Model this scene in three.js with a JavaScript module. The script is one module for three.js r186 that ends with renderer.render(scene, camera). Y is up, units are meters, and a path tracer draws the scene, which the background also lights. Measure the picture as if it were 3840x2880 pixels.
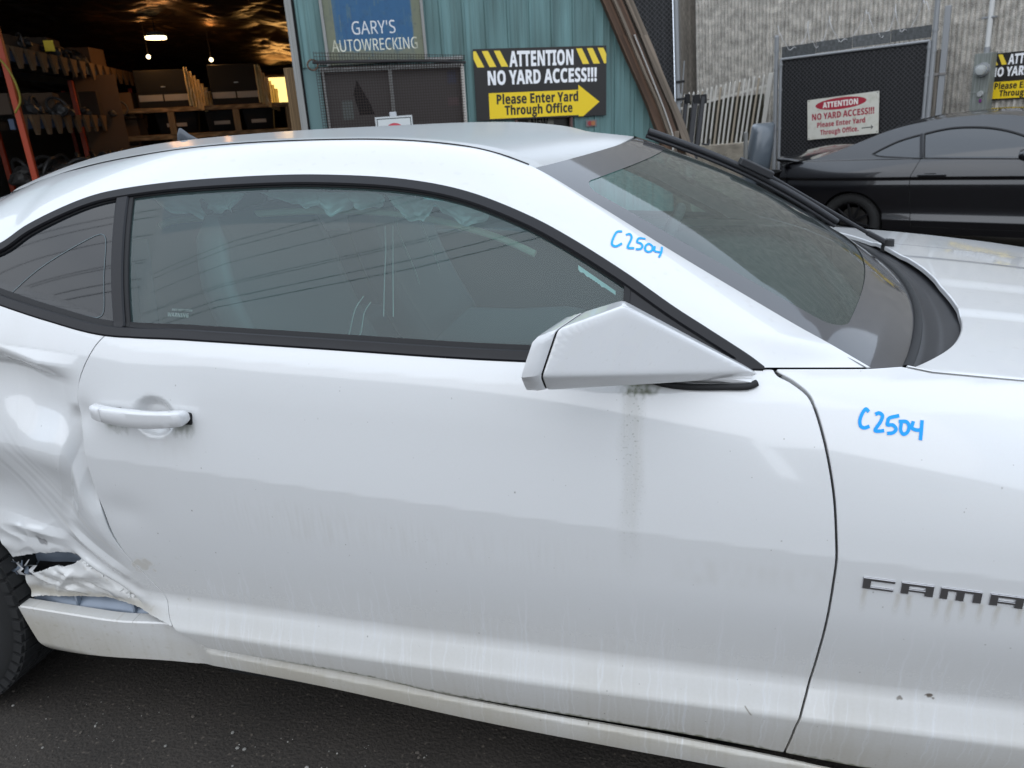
import * as THREE from 'three';
import { mergeGeometries, toCreasedNormals, mergeVertices } from 'three/addons/utils/BufferGeometryUtils.js';
import { RoundedBoxGeometry } from 'three/addons/geometries/RoundedBoxGeometry.js';
import { ImprovedNoise } from 'three/addons/math/ImprovedNoise.js';
import { FontLoader } from 'three/addons/loaders/FontLoader.js';
import { TextGeometry } from 'three/addons/geometries/TextGeometry.js';

// ================= camera, sky, sun, exposure =================
const scene = new THREE.Scene();
const camera = new THREE.PerspectiveCamera(55.0, 4 / 3, 0.05, 400);
camera.position.set(0, 1.42, 2.08);
camera.rotation.set(THREE.MathUtils.degToRad(-20.5), THREE.MathUtils.degToRad(14.3), THREE.MathUtils.degToRad(-2.9), 'YXZ');
camera.focus = 1.35;
camera.userData.fStop = 9;
const renderer = new THREE.WebGLRenderer({ antialias: true });
renderer.toneMapping = THREE.LinearToneMapping;
renderer.toneMappingExposure = 1.36;
renderer.shadowMap.enabled = true;

const noise3 = new ImprovedNoise();
const N = (x, y, z = 0) => noise3.noise(x, y, z);
const fbm = (x, y, z = 0, o = 4) => { let s = 0, a = 0.5, f = 1; for (let i = 0; i < o; i++) { s += a * N(x * f, y * f, z + i * 7.3); a *= 0.5; f *= 2.03; } return s; };
let seed = 12345;
const rnd = () => { seed = (seed * 1664525 + 1013904223) >>> 0; return seed / 4294967296; };
const rr = (a, b) => a + (b - a) * rnd();
const clamp = (x, a = 0, b = 1) => Math.min(b, Math.max(a, x));
const smooth = (a, b, x) => { const t = clamp((x - a) / (b - a)); return t * t * (3 - 2 * t); };
const mix = (a, b, t) => a + (b - a) * t;

const SKY = 1.16;
{ // an overcast sky, a little brighter overhead, soft cloud patches, the same all the way round
  const w = 512, h = 256, d = new Float32Array(w * h * 4);
  for (let j = 0; j < h; j++) for (let i = 0; i < w; i++) {
    const el = ((j + 0.5) / h - 0.5) * Math.PI, az = (i + 0.5) / w * 2 * Math.PI;
    const cx = Math.cos(el) * Math.cos(az), cz = Math.cos(el) * Math.sin(az), sy = Math.sin(el);
    const c = fbm(cx * 1.7 + 3, sy * 2.6, cz * 1.7 + 5, 5);
    const up = Math.max(0, sy), L = el > 0 ? SKY * (0.86 + 0.18 * up) * (1 + 0.38 * c) : SKY * 0.25;
    const k = (j * w + i) * 4, b = clamp(0.5 - c * 1.1);
    d[k] = L * mix(0.92, 0.82, b); d[k + 1] = L * mix(1.0, 0.98, b); d[k + 2] = L * mix(1.11, 1.20, b); d[k + 3] = 1;
  }
  const t = new THREE.DataTexture(d, w, h, THREE.RGBAFormat, THREE.FloatType);
  t.mapping = THREE.EquirectangularReflectionMapping; t.magFilter = t.minFilter = THREE.LinearFilter; t.wrapS = THREE.RepeatWrapping; t.needsUpdate = true;
  scene.background = t; scene.environment = t;
}
const sun = new THREE.DirectionalLight(0xfff0de, 0.55);
sun.position.set(-4, 9, 13); sun.target.position.set(0, 0, -1); sun.castShadow = true; sun.shadow.radius = 160;
sun.shadow.mapSize.set(2048, 2048);
Object.assign(sun.shadow.camera, { left: -14, right: 14, top: 14, bottom: -14, near: 1, far: 60 });
scene.add(sun, sun.target);

// ================= helpers =================
const taken = new Map();
function numbered(name) { const n = taken.get(name) ?? 0; taken.set(name, n + 1); return n ? name + '_' + String(n).padStart(3, '0') : name; }
function shadows(o) { o.castShadow = o.receiveShadow = true; return o; }
function thing(name, label, category, pos = [0, 0, 0], turn = 0, group) {
  const o = new THREE.Group(); o.name = numbered(name); o.position.set(...pos); o.rotation.y = turn;
  o.userData = { label, category }; if (group) o.userData.group = group;
  scene.add(o); return o;
}
function part(name, geo, mat, parent, label) {
  const m = shadows(new THREE.Mesh(Array.isArray(geo) ? merge(geo) : geo, mat)); m.name = parent === scene ? numbered(name) : name;
  if (label) m.userData.label = label;
  parent.add(m); return m;
}
function solo(name, geo, mat, label, category, group) {              // a thing that is one mesh
  const m = part(name, geo, mat, scene, label); m.userData.category = category; if (group) m.userData.group = group; return m;
}
function struct(name, geo, mat, label) { const m = part(name, geo, mat, scene, label); m.userData.kind = 'structure'; return m; }
function merge(list) {
  list = list.map((g) => { g = g.index ? g.toNonIndexed() : g; for (const k of Object.keys(g.attributes)) if (!['position', 'normal', 'uv'].includes(k)) g.deleteAttribute(k); if (!g.attributes.uv) g.setAttribute('uv', new THREE.Float32BufferAttribute(new Float32Array(g.attributes.position.count * 2), 2)); return g; });
  return list.length === 1 ? list[0] : mergeGeometries(list);
}
const V = (x, y, z) => new THREE.Vector3(x, y, z);
function box(w, h, d, x = 0, y = 0, z = 0, r = 0.004) {
  r = Math.min(r, w / 2.2, h / 2.2, d / 2.2);
  const g = r > 0.0005 ? new RoundedBoxGeometry(w, h, d, 1, r) : new THREE.BoxGeometry(w, h, d); g.translate(x, y, z); return g;
}
function bar(a, b, r, seg = 10, r2 = r) {                              // a round bar between two points
  a = V(...a); b = V(...b); const d = b.clone().sub(a), g = new THREE.CylinderGeometry(r2, r, d.length(), seg, 1);
  g.applyQuaternion(new THREE.Quaternion().setFromUnitVectors(V(0, 1, 0), d.clone().normalize())); g.translate((a.x + b.x) / 2, (a.y + b.y) / 2, (a.z + b.z) / 2); return g;
}
function plank(a, b, w, t, up = [0, 0, 1], r = 0.003) {                 // a board between two points: width w across, thickness t along "up"
  a = V(...a); b = V(...b); const y = b.clone().sub(a), L = y.length(); y.normalize(); const x = y.clone().cross(V(...up)).normalize(), z = x.clone().cross(y);
  const g = box(w, L, t, 0, 0, 0, r); g.applyMatrix4(new THREE.Matrix4().makeBasis(x, y, z).setPosition((a.x + b.x) / 2, (a.y + b.y) / 2, (a.z + b.z) / 2)); return g;
}
function tube(pts, r, n = 40, seg = 8, closed = false) { return new THREE.TubeGeometry(new THREE.CatmullRomCurve3(pts.map((p) => V(...p)), closed, 'centripetal'), n, r, seg, closed); }
function curve(pts, n) { const c = new THREE.CatmullRomCurve3(pts.map((p) => V(p[0], p[1], p[2] ?? 0)), false, 'centripetal'); return c.getPoints(n ?? pts.length * 5); }
const flat = (pts, n) => curve(pts, n).map((p) => [p.x, p.y]);
function lerpCurve(pts) { return (x) => { let i = 0; while (i < pts.length - 2 && x > pts[i + 1][0]) i++; const a = pts[i], b = pts[i + 1], t = (x - a[0]) / (b[0] - a[0]); return a.map((v, k) => mix(v, b[k], t)); }; }
function sdPoly(p) {                                                    // signed distance to a closed outline, negative inside
  const n = p.length;
  return (x, y) => {
    let d = 1e9, s = 1;
    for (let i = 0, j = n - 1; i < n; j = i++) {
      const ex = p[j][0] - p[i][0], ey = p[j][1] - p[i][1], wx = x - p[i][0], wy = y - p[i][1], ll = ex * ex + ey * ey || 1e-12;
      const t = clamp((wx * ex + wy * ey) / ll), bx = wx - ex * t, by = wy - ey * t; d = Math.min(d, bx * bx + by * by);
      const c1 = y >= p[i][1], c2 = y < p[j][1], c3 = ex * wy > ey * wx;
      if ((c1 && c2 && c3) || (!c1 && !c2 && !c3)) s = -s;
    }
    return s * Math.sqrt(d);
  };
}
// A sheet P(u, v) -> [x, y, z] cut along sd(u, v) = 0, with a folded edge going inwards; uv in metres
function sheet(P, [u0, u1, nu], [v0, v1, nv], sd, o = {}) {
  const { rim = 0.012, cham = 0.0012, flip = false, uv = (u, v) => [u, v], eps = 0.0012 } = o, sg = flip ? -1 : 1;
  const pos = [], nor = [], uvs = [], idx = [];
  const add = (u, v) => {
    const p = P(u, v), eu = eps * o.eu || eps, ev = eps * o.ev || eps, a = P(u + eu, v), b = P(u - eu, v), c = P(u, v + ev), d = P(u, v - ev);
    const n = V(a[0] - b[0], a[1] - b[1], a[2] - b[2]).cross(V(c[0] - d[0], c[1] - d[1], c[2] - d[2])).normalize().multiplyScalar(sg);
    pos.push(...p); nor.push(n.x, n.y, n.z); uvs.push(...uv(u, v, p)); return pos.length / 3 - 1;
  };
  const U = (i) => u0 + (u1 - u0) * i / nu, W = (j) => v0 + (v1 - v0) * j / nv;
  const D = new Float32Array((nu + 1) * (nv + 1)), id = new Int32Array((nu + 1) * (nv + 1)).fill(-1), at = (i, j) => j * (nu + 1) + i;
  for (let j = 0; j <= nv; j++) for (let i = 0; i <= nu; i++) D[at(i, j)] = sd ? sd(U(i), W(j)) : -1;
  const vert = (i, j) => { const k = at(i, j); if (id[k] < 0) id[k] = add(U(i), W(j)); return id[k]; };
  const cuts = new Map(), segs = [];
  const cut = (a, b) => {
    const ka = at(...a), kb = at(...b), key = ka < kb ? ka * 4e6 + kb : kb * 4e6 + ka;
    if (!cuts.has(key)) {
      let lo = D[ka] < 0 ? a : b, hi = D[ka] < 0 ? b : a; lo = [U(lo[0]), W(lo[1])]; hi = [U(hi[0]), W(hi[1])];
      for (let k = 0; k < 7; k++) { const m = [(lo[0] + hi[0]) / 2, (lo[1] + hi[1]) / 2]; if (sd(...m) < 0) lo = m; else hi = m; }
      cuts.set(key, add(...lo));
    }
    return cuts.get(key);
  };
  const tri = (a, b, c) => {
    const v = [a, b, c], s = v.map((q) => D[at(...q)] < 0), n = s[0] + s[1] + s[2];
    if (!n) return;
    let out = [];
    if (n === 3) out = v.map((q) => vert(...q));
    else {
      const cc = [];
      for (let k = 0; k < 3; k++) { const q = v[k], r = v[(k + 1) % 3]; if (s[k]) out.push(vert(...q)); if (s[k] !== s[(k + 1) % 3]) { const m = cut(q, r); out.push(m); cc.push([m, s[k]]); } }
      segs.push(cc[0][1] ? [cc[0][0], cc[1][0]] : [cc[1][0], cc[0][0]]);   // leaving point first
    }
    for (let k = 1; k + 1 < out.length; k++) idx.push(...(flip ? [out[0], out[k + 1], out[k]] : [out[0], out[k], out[k + 1]]));
  };
  for (let j = 0; j < nv; j++) for (let i = 0; i < nu; i++) { const a = [i, j], b = [i + 1, j], c = [i + 1, j + 1], d = [i, j + 1]; if ((i + j) & 1) { tri(a, b, c); tri(a, c, d); } else { tri(a, b, d); tri(b, c, d); } }
  if (rim > 0) for (const [a, b] of segs) {
    const A = V(pos[a * 3], pos[a * 3 + 1], pos[a * 3 + 2]), B = V(pos[b * 3], pos[b * 3 + 1], pos[b * 3 + 2]), n = V(nor[a * 3], nor[a * 3 + 1], nor[a * 3 + 2]);
    const e = B.clone().sub(A); if (e.lengthSq() < 1e-12) continue; const out = e.clone().cross(n).normalize().multiplyScalar(sg);
    const rings = [[0, 0], [cham, -cham], [cham, -rim]];
    for (let k = 0; k < 2; k++) {
      const [o1, n1] = rings[k], [o2, n2] = rings[k + 1], q = [A, B].flatMap((p) => [[o1, n1], [o2, n2]].map(([oo, nn]) => p.clone().addScaledVector(out, oo).addScaledVector(n, nn)));
      const nn = k ? out : out.clone().add(n).normalize(), base = pos.length / 3;
      q.forEach((p, m) => { pos.push(p.x, p.y, p.z); nor.push(nn.x, nn.y, nn.z); const w = m < 2 ? a : b; uvs.push(uvs[w * 2], uvs[w * 2 + 1]); });
      idx.push(base, base + 1, base + 2, base + 2, base + 1, base + 3);
    }
  }
  const g = new THREE.BufferGeometry(); g.setAttribute('position', new THREE.Float32BufferAttribute(pos, 3)); g.setAttribute('normal', new THREE.Float32BufferAttribute(nor, 3)); g.setAttribute('uv', new THREE.Float32BufferAttribute(uvs, 2)); g.setIndex(idx); return g;
}
function loft(sections, closed = true, caps = true) {                   // sections: arrays of equal count of [x, y, z]
  const m = sections[0].length, pos = [], idx = [];
  sections.forEach((s) => s.forEach((p) => pos.push(...p)));
  for (let k = 0; k + 1 < sections.length; k++) for (let i = 0; i < (closed ? m : m - 1); i++) { const a = k * m + i, b = k * m + (i + 1) % m, c = a + m, d = b + m; idx.push(a, b, c, b, d, c); }
  if (caps && closed) for (const k of [0, sections.length - 1]) { const c = [0, 1, 2].map((q) => sections[k].reduce((s, p) => s + p[q], 0) / m), ci = pos.length / 3; pos.push(...c); for (let i = 0; i < m; i++) { const a = k * m + i, b = k * m + (i + 1) % m; idx.push(...(k ? [a, b, ci] : [b, a, ci])); } }
  const g = new THREE.BufferGeometry(); g.setAttribute('position', new THREE.Float32BufferAttribute(pos, 3)); g.setIndex(idx); g.computeVertexNormals(); return g;
}
function pixels(w, h, f, srgb = false, repeat = THREE.RepeatWrapping) {  // f(x, y) in 0..1 -> [r, g, b] 0..1
  const d = new Uint8Array(w * h * 4);
  for (let j = 0; j < h; j++) for (let i = 0; i < w; i++) { const c = f((i + 0.5) / w, (j + 0.5) / h), k = (j * w + i) * 4; d[k] = clamp(c[0]) * 255; d[k + 1] = clamp(c[1]) * 255; d[k + 2] = clamp(c[2]) * 255; d[k + 3] = c[3] === undefined ? 255 : clamp(c[3]) * 255; }
  const t = new THREE.DataTexture(d, w, h); t.magFilter = t.minFilter = THREE.LinearFilter; t.wrapS = t.wrapT = repeat; if (srgb) t.colorSpace = THREE.SRGBColorSpace; t.needsUpdate = true; return t;
}
const lin2s = (v) => v <= 0.0031308 ? 12.92 * v : 1.055 * v ** (1 / 2.4) - 0.055;
const std = (r, g, b, rough = 0.8, o = {}) => { const m = new THREE.MeshStandardMaterial({ roughness: rough, ...o }); m.color.setRGB(r, g, b); return m; };
const phys = (r, g, b, o = {}) => { const m = new THREE.MeshPhysicalMaterial(o); m.color.setRGB(r, g, b); return m; };
// ---------- body side surface: z as a function of (x, y), metres; x forward, y up, z towards the photographer ----------
const beltY = (x) => 0.9915 - 0.053 * x + (x < -1.08 ? 0.19 * (-1.08 - x) + 0.03 * (x + 1.08) ** 2 : 0);
const creaseY = (x) => 0.712 - 0.0617 * x;
const bandY = (x) => 0.3875 - 0.012 * x;             // middle of the flared shelf above the sill
function hermite(k, y) {                             // knots [y, z, slope below, slope above], ascending in y
  let i = 0; while (i < k.length - 2 && y > k[i + 1][0]) i++;
  const a = k[i], b = k[i + 1], h = b[0] - a[0], t = (y - a[0]) / h;
  if (t < 0) return a[1] + (y - a[0]) * a[3];
  if (t > 1) return b[1] + (y - b[0]) * b[3];
  const t2 = t * t, t3 = t2 * t;
  return a[1] * (2 * t3 - 3 * t2 + 1) + b[1] * (3 * t2 - 2 * t3) + h * (a[3] * (t3 - 2 * t2 + t) + b[2] * (t3 - t2));
}
function planBody(x) { const q = x + 0.45; return -0.012 * q * q; }
function planGlass(x) { const a = Math.max(0, x + 0.5), b = Math.max(0, -x - 0.9); return -0.06 * a * a - 0.07 * b * b; }
function S(x, y) {
  const b = beltY(x), c = creaseY(x), f = bandY(x);
  if (y > b) { const t = y - b; return 0.884 - 0.55 * t - 0.95 * t * t + planGlass(x) + planBody(x); }
  const k = [
    [0.10, 0.880, 0.4, 0.4],
    [f - 0.135, 0.936, 0.26, 0.26],
    [f - 0.040, 0.9555, 0.14, 0.06],
    [f - 0.029, 0.9530, -0.50, -0.56],
    [f + 0.016, 0.9320, -0.50, -0.40],
    [f + 0.040, 0.9280, 0.05, 0.10],
    [c - 0.10, 0.9505, 0.055, 0.055],
    [c, 0.9540, 0.015, -0.11],
    [b - 0.13, 0.9330, -0.17, -0.17],
    [b - 0.040, 0.9110, -0.33, -0.52],
    [b, 0.8840, -0.85, -0.85],
  ];
  return hermite(k, y) + planBody(x) + planGlass(x) * Math.max(0, Math.min(1, (y - b + 0.25) / 0.25)) ** 2;
}

// ================= the white coupe =================
const carX = -0.45;
const car = thing('white_coupe', 'white two-door coupe with a crushed rear quarter, filling the front of the yard', 'car', [carX, 0, 0]);
const toCar = (g) => { g.translate(-carX, 0, 0); return g; };
const cpart = (name, geo, mat, parent = car, label) => part(name, toCar(Array.isArray(geo) ? merge(geo) : geo), mat, parent, label);

// ---- outlines on the side surface, (x, y) in metres ----
const trimBottom = flat([[-1.62, 1.158], [-1.5, 1.124], [-1.3842, 1.0934], [-1.271, 1.0647], [-1.1339, 1.0364], [-0.9558, 1.0305], [-0.6609, 1.0196], [-0.3923, 1.0085], [-0.2, 1.0025], [0.0859, 0.9935], [0.1248, 0.9924]], 80);
const frameEdge = flat([[-1.62, 1.158], [-1.56, 1.17], [-1.49, 1.165], [-1.4212, 1.2036], [-1.3692, 1.2371], [-1.292, 1.2723], [-1.2377, 1.2899], [-1.1824, 1.2991], [-1.0674, 1.3083], [-0.8731, 1.3136], [-0.7361, 1.3115], [-0.558, 1.2982], [-0.4272, 1.2741], [-0.3001, 1.2314], [-0.2188, 1.1945], [-0.1153, 1.1388], [-0.0253, 1.0838], [0.0325, 1.0508], [0.1, 1.0111], [0.1248, 0.9938]].filter((p) => p[0] < -1.55 || p[0] > -1.45), 110);
const doorLeft = flat([[-1.1339, 1.0364], [-1.1559, 1.0145], [-1.1806, 0.9794], [-1.1998, 0.9411], [-1.2095, 0.904], [-1.2095, 0.8664], [-1.2091, 0.8279], [-1.2115, 0.7825], [-1.2125, 0.7385], [-1.2116, 0.6759], [-1.2042, 0.5822], [-1.1861, 0.5303], [-1.1437, 0.4645], [-1.12, 0.4212], [-1.109, 0.383], [-1.0898, 0.3611], [-1.0698, 0.35], [-1.0412, 0.3292], [-1.0187, 0.3173]], 90);
const doorBottom = flat([[-1.0187, 0.3173], [-0.8676, 0.3114], [-0.6241, 0.2995], [-0.5196, 0.2848], [-0.3027, 0.2721], [-0.098, 0.2627], [0.0365, 0.2564], [0.2062, 0.2398]], 40);
const doorRight = flat([[0.2062, 0.2398], [0.2146, 0.3014], [0.2165, 0.3185], [0.222, 0.3472], [0.2378, 0.4168], [0.2463, 0.5086], [0.25, 0.5795], [0.2514, 0.6492], [0.2514, 0.6923], [0.2468, 0.7421], [0.2396, 0.8003], [0.2296, 0.8508], [0.2176, 0.8972], [0.2044, 0.9356], [0.1945, 0.9545], [0.166, 0.9744], [0.1447, 0.9843], [0.1395, 0.9924]], 70);
const beltOf = (a, b) => trimBottom.filter((p) => p[0] > a && p[0] < b);
const GAP = 0.0032;
const sdDoor = sdPoly([...doorLeft, ...doorBottom.slice(1), ...doorRight.slice(1), [0.1248, 0.9924], ...beltOf(-1.12, 0.12).reverse()]);
const sdRearOfDoor = sdPoly([...doorLeft, [-1.0187, 0.2], [-2.6, 0.2], [-2.6, 1.4], [-1.134, 1.4]]);
const sdAheadOfDoor = sdPoly([...doorRight, [0.1411, 0.9926], [0.2921, 0.9915], [0.3412, 0.9941], [0.3884, 0.984], [0.5286, 0.9693], [0.9, 0.925], [1.5, 0.80], [1.80, 0.68], [1.90, 0.55], [1.88, 0.2], [0.33, 0.2264]]);
const circ = (cx, cy, r) => (x, y) => Math.hypot(x - cx, y - cy) - r;
const WHEELS = [[-1.9, 0.37], [1.03, 0.345]];

// ---- crash damage of the rear quarter ----
const ridgeY = lerpCurve([[-2.6, 1.02], [-1.6, 1.028], [-1.3806, 1.0131], [-1.2921, 0.9889], [-1.19, 0.9756], [-1.0, 0.97]]);
const fold = (x, y, x0, y0, x1, y1, amp, w) => { const ex = x1 - x0, ey = y1 - y0, l = Math.hypot(ex, ey), t = ((x - x0) * ex + (y - y0) * ey) / l / l, d = Math.abs((x - x0) * ey - (y - y0) * ex) / l; return d < w && t > 0 && t < 1 ? amp * (1 - d / w) * Math.min(1, 4 * t, 4 * (1 - t)) : 0; };
const FOLDS = [[-1.58, 1.008, -1.19, 0.968, 0.006, 0.026], [-1.212, 0.84, -1.31, 0.62, -0.008, 0.024], [-1.53, 0.585, -1.33, 0.56, 0.006, 0.024], [-1.33, 0.60, -1.20, 0.47, 0.007, 0.018], [-1.50, 0.452, -1.33, 0.398, 0.008, 0.012], [-1.42, 0.475, -1.27, 0.405, -0.007, 0.010], [-1.35, 0.478, -1.44, 0.395, 0.006, 0.011], [-1.47, 0.41, -1.36, 0.43, -0.006, 0.010]];
function dent(x, y) {
  const g = smooth(-1.2, -1.36, x), t = ridgeY(x)[1] - y;
  let d = 0; for (const f of FOLDS) d += fold(x, y, ...f);
  d += -0.034 * mix(0.2, 1, g) * smooth(0, 0.05, t) * (1 - smooth(0.06, 0.24, t)) * smooth(-1.165, -1.25, x);
  d += -0.030 * Math.exp(-(((x + 1.52) / 0.16) ** 2 + ((y - 0.66) / 0.12) ** 2));
  d += 0.010 * Math.exp(-(((x + 1.31) / 0.07) ** 2 + ((y - 0.79) / 0.05) ** 2));
  const q = (x + 1.40) * 0.79 + (y - 0.72) * 0.61, l = (x + 1.30) * 0.61 - (y - 0.70) * 0.79;      // across and along the scrapes
  const sc = smooth(0.22, 0.10, Math.abs(l + 0.02)) * smooth(0.075, 0.035, Math.abs(q - 0.01)); d += sc * 0.0005 * N(q * 60, l * 3, 4);
  const cr = x + 1.250 + (y - 0.75) * 0.16; d += (cr < 0 ? 0.010 * Math.exp(-((cr / 0.05) ** 2)) : 0.010 * Math.exp(-((cr / 0.020) ** 2))) * smooth(0.50, 0.62, y) * smooth(0.90, 0.80, y);
  const low = smooth(0.50, 0.45, y) * smooth(-1.15, -1.28, x), rg = (f, z) => 1 - 2 * Math.abs(N(x * f + 0.5 * N(y * f, z), y * f * 1.3, z));
  d += low * (0.0065 * rg(7, 3) + 0.0032 * rg(15, 8) - 0.008);
  d += smooth(-1.3, -1.42, x) * smooth(0.62, 0.56, y) * smooth(0.49, 0.53, y) * 0.006 * rg(12, 5);
  d += 0.014 * Math.exp(-(((x + 1.40) / 0.10) ** 2 + ((y - 0.462) / 0.022) ** 2));
  d -= 0.022 * smooth(0.430, 0.385, y) * smooth(-1.12, -1.25, x);
  const lip = (x + 1.29) * 0.62 + (y - 0.485) * 0.78, along = (x + 1.27) * 0.78 - (y - 0.455) * 0.62; d += (0.010 * Math.exp(-(((lip - 0.012) / 0.012) ** 2)) - 0.012 * Math.exp(-(((lip + 0.006) / 0.009) ** 2))) * smooth(0.11, 0.05, Math.abs(along));
  d += smooth(-1.25, -1.4, x) * 0.0016 * N(x * 11, y * 11, 1) * smooth(1.0, 0.9, y);
  d -= 0.016 * smooth(-1.25, -1.212, x) * smooth(0.90, 0.86, y) * smooth(0.64, 0.72, y);
  return d;
}
const Sq = (x, y) => S(x, y) + dent(x, y);
const cupX = -1.030, cupY = 0.880;
function Sd(x, y) {                                                     // door skin with the hollow behind the handle and a knock by its rear edge
  const e = Math.hypot((x - cupX) / 0.0545, (y - cupY) / 0.0455);
  const z = S(x, y) - 0.020 * (1 - smooth(0.35, 1.0, e));
  return z - 0.007 * Math.exp(-(((x + 1.195) / 0.022) ** 2 + ((y - 0.875) / 0.03) ** 2)) - 0.004 * Math.exp(-(((x + 1.16) / 0.06) ** 2 + ((y - 0.66) / 0.04) ** 2)) + 0.0006 * N(x * 9, y * 9, 5) * smooth(-0.6, -1.1, x);
}

// ---- paint ----
const PU = (x) => (x + 1.7) / 2.5, PV = (y) => (y - 0.1) / 1.1;
const specks = Array.from({ length: 520 }, () => [rr(-1.65, 0.78), 0.24 + 0.8 * rnd() ** 1.5, 0.0005 + 0.0013 * rnd() ** 6, rr(0.15, 0.8)]);
const drips = Array.from({ length: 190 }, () => { const y0 = rr(0.36, 0.60); return [rr(-1.0, 0.75), y0, y0 - rr(0.06, 0.3), rr(0.0010, 0.0030), rr(0.25, 1.0), rnd() * 99]; });
const cells = new Map(); specks.forEach((s) => { const k = Math.floor(s[0] * 20) + ',' + Math.floor(s[1] * 20); if (!cells.has(k)) cells.set(k, []); cells.get(k).push(s); });
const badgeFeet = [0.301, 0.352, 0.372, 0.412, 0.432, 0.452, 0.478, 0.502, 0.536, 0.562, 0.605, 0.64];
let roughData;
const doorLow = lerpCurve(doorBottom);
function sidePaint() {
  const w = 2048, h = 1024; roughData = new Uint8Array(w * h * 4);
  let px = 0;
  return pixels(w, h, (a, b) => {
    const x = a * 2.5 - 1.7, y = b * 1.1 + 0.1;
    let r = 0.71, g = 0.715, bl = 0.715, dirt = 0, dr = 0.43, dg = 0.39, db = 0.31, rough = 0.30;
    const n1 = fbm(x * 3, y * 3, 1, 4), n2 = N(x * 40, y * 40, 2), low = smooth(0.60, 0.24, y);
    dirt += low * (0.44 + 0.34 * n1) + 0.03 * (0.5 + n1);  // grime film towards the sill, also carrying warm ground bounce as colour
    dirt += 0.06 * low * Math.max(0, N(x * 95, y * 5, 4)) * 2;                                    // fine vertical runs
    dirt += 0.02 * n2 * (0.4 + low) + 0.035 * N(x * 180, y * 180, 3) * (0.5 + low) + 0.025 * N(x * 420, y * 420, 6);
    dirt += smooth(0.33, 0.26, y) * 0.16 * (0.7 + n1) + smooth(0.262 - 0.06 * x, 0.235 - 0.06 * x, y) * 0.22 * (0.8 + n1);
    for (const s of drips) if (Math.abs(x - s[0]) < 0.03 && y < s[1] && y > s[2]) { const xx = s[0] + 0.007 * N(y * 14, s[5]) + 0.004 * N(y * 40, s[5]) - 0.02 * (s[1] - y); dirt -= 0.20 * s[4] * smooth(s[3], s[3] * 0.4, Math.abs(x - xx)) * smooth(s[1], s[1] - 0.03, y) * smooth(s[2], s[2] + 0.02, y); }
    // grey brushed smear under the crease of the door
    const sm = smooth(-0.98, -0.8, x) * smooth(-0.05, -0.3, x) * smooth(0.065, 0.02, Math.abs(y - 0.664 + 0.055 * (x + 0.6) + 0.012 * N(x * 7, 3)));
    dirt += sm * 0.13 * (0.5 + 1.2 * Math.abs(N(x * 5, 7))) * clamp(0.30 + N(x * 150, y * 13, 6) * 1.1 + 0.35 * N(x * 60, y * 9, 2));
    const sm2 = smooth(0.16, 0.08, Math.abs(x - 0.12)) * smooth(0.04, 0.01, Math.abs(y - 0.645)); dirt += sm2 * 0.13 * clamp(0.4 + N(x * 50, y * 18, 9));
    // moss and the run of dirt below the mirror foot
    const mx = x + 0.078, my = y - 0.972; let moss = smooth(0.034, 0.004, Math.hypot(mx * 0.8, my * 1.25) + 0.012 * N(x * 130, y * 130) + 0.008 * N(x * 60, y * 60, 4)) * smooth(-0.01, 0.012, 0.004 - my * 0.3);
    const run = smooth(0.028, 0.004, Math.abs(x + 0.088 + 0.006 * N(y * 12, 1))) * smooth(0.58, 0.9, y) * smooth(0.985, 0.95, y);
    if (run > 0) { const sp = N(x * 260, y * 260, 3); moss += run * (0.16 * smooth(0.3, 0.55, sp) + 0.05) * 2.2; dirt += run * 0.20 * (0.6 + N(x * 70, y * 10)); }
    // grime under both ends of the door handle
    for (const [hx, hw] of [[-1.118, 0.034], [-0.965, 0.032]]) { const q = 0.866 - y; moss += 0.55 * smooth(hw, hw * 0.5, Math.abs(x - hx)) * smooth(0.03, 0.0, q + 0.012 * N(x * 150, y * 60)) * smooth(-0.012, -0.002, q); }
    dirt += 0.10 * smooth(0.10, 0.02, Math.abs(x + 1.0)) * smooth(0.76, 0.84, y) * smooth(0.87, 0.85, y) * (0.5 + N(x * 60, y * 25));
    // moss along the sill gap
    const gapY = doorLow(x)[1] - 0.001; if (x > -1.0) moss += 0.75 * smooth(0.012, 0.002, Math.abs(y - gapY) + 0.006 * N(x * 90, y * 90)) * smooth(-1.0, -0.7, x);
    // rusty water below the letters
    for (const f of badgeFeet) if (Math.abs(x - f) < 0.02) { const top = 0.636 - 0.055 * (f - 0.3); dirt += 0.45 * smooth(0.007, 0.001, Math.abs(x - f + 0.003 * N(y * 60, f * 90))) * smooth(0.055 + 0.03 * N(f * 70, 2), 0.0, top - y) * smooth(-0.006, 0.0, top - y); }
    // crash side: scuffs, bare grey patches
    if (x < -1.05) {
      const q = (x + 1.40) * 0.79 + (y - 0.72) * 0.61, l = (x + 1.30) * 0.61 - (y - 0.70) * 0.79, zone = smooth(0.26, 0.1, Math.abs(l)) * smooth(0.1, 0.03, Math.abs(q));
      dirt += zone * 0.42 * smooth(0.36, 0.62, N(q * 120 + 3 * N(l * 3, 1), l * 2.2, 2)) + 0.12 * smooth(-1.15, -1.35, x) * clamp(0.2 + fbm(x * 12, y * 12, 7));
      const bare = smooth(0.02, 0.008, Math.hypot(x + 1.42, (y - 0.545) * 1.3) + 0.012 * N(x * 80, y * 80)) + smooth(0.018, 0.006, Math.hypot(x + 1.575, (y - 0.735) * 1.4) + 0.012 * N(x * 80, y * 80, 3));
      if (bare > 0) { const k = clamp(bare) * 0.8; r = mix(r, 0.20, k); g = mix(g, 0.20, k); bl = mix(bl, 0.21, k); }
      dirt += smooth(0.02, 0.004, Math.abs(y - 0.395 + 0.004 * N(x * 60, 1))) * smooth(-1.1, -1.2, x) * 0.45;
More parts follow.
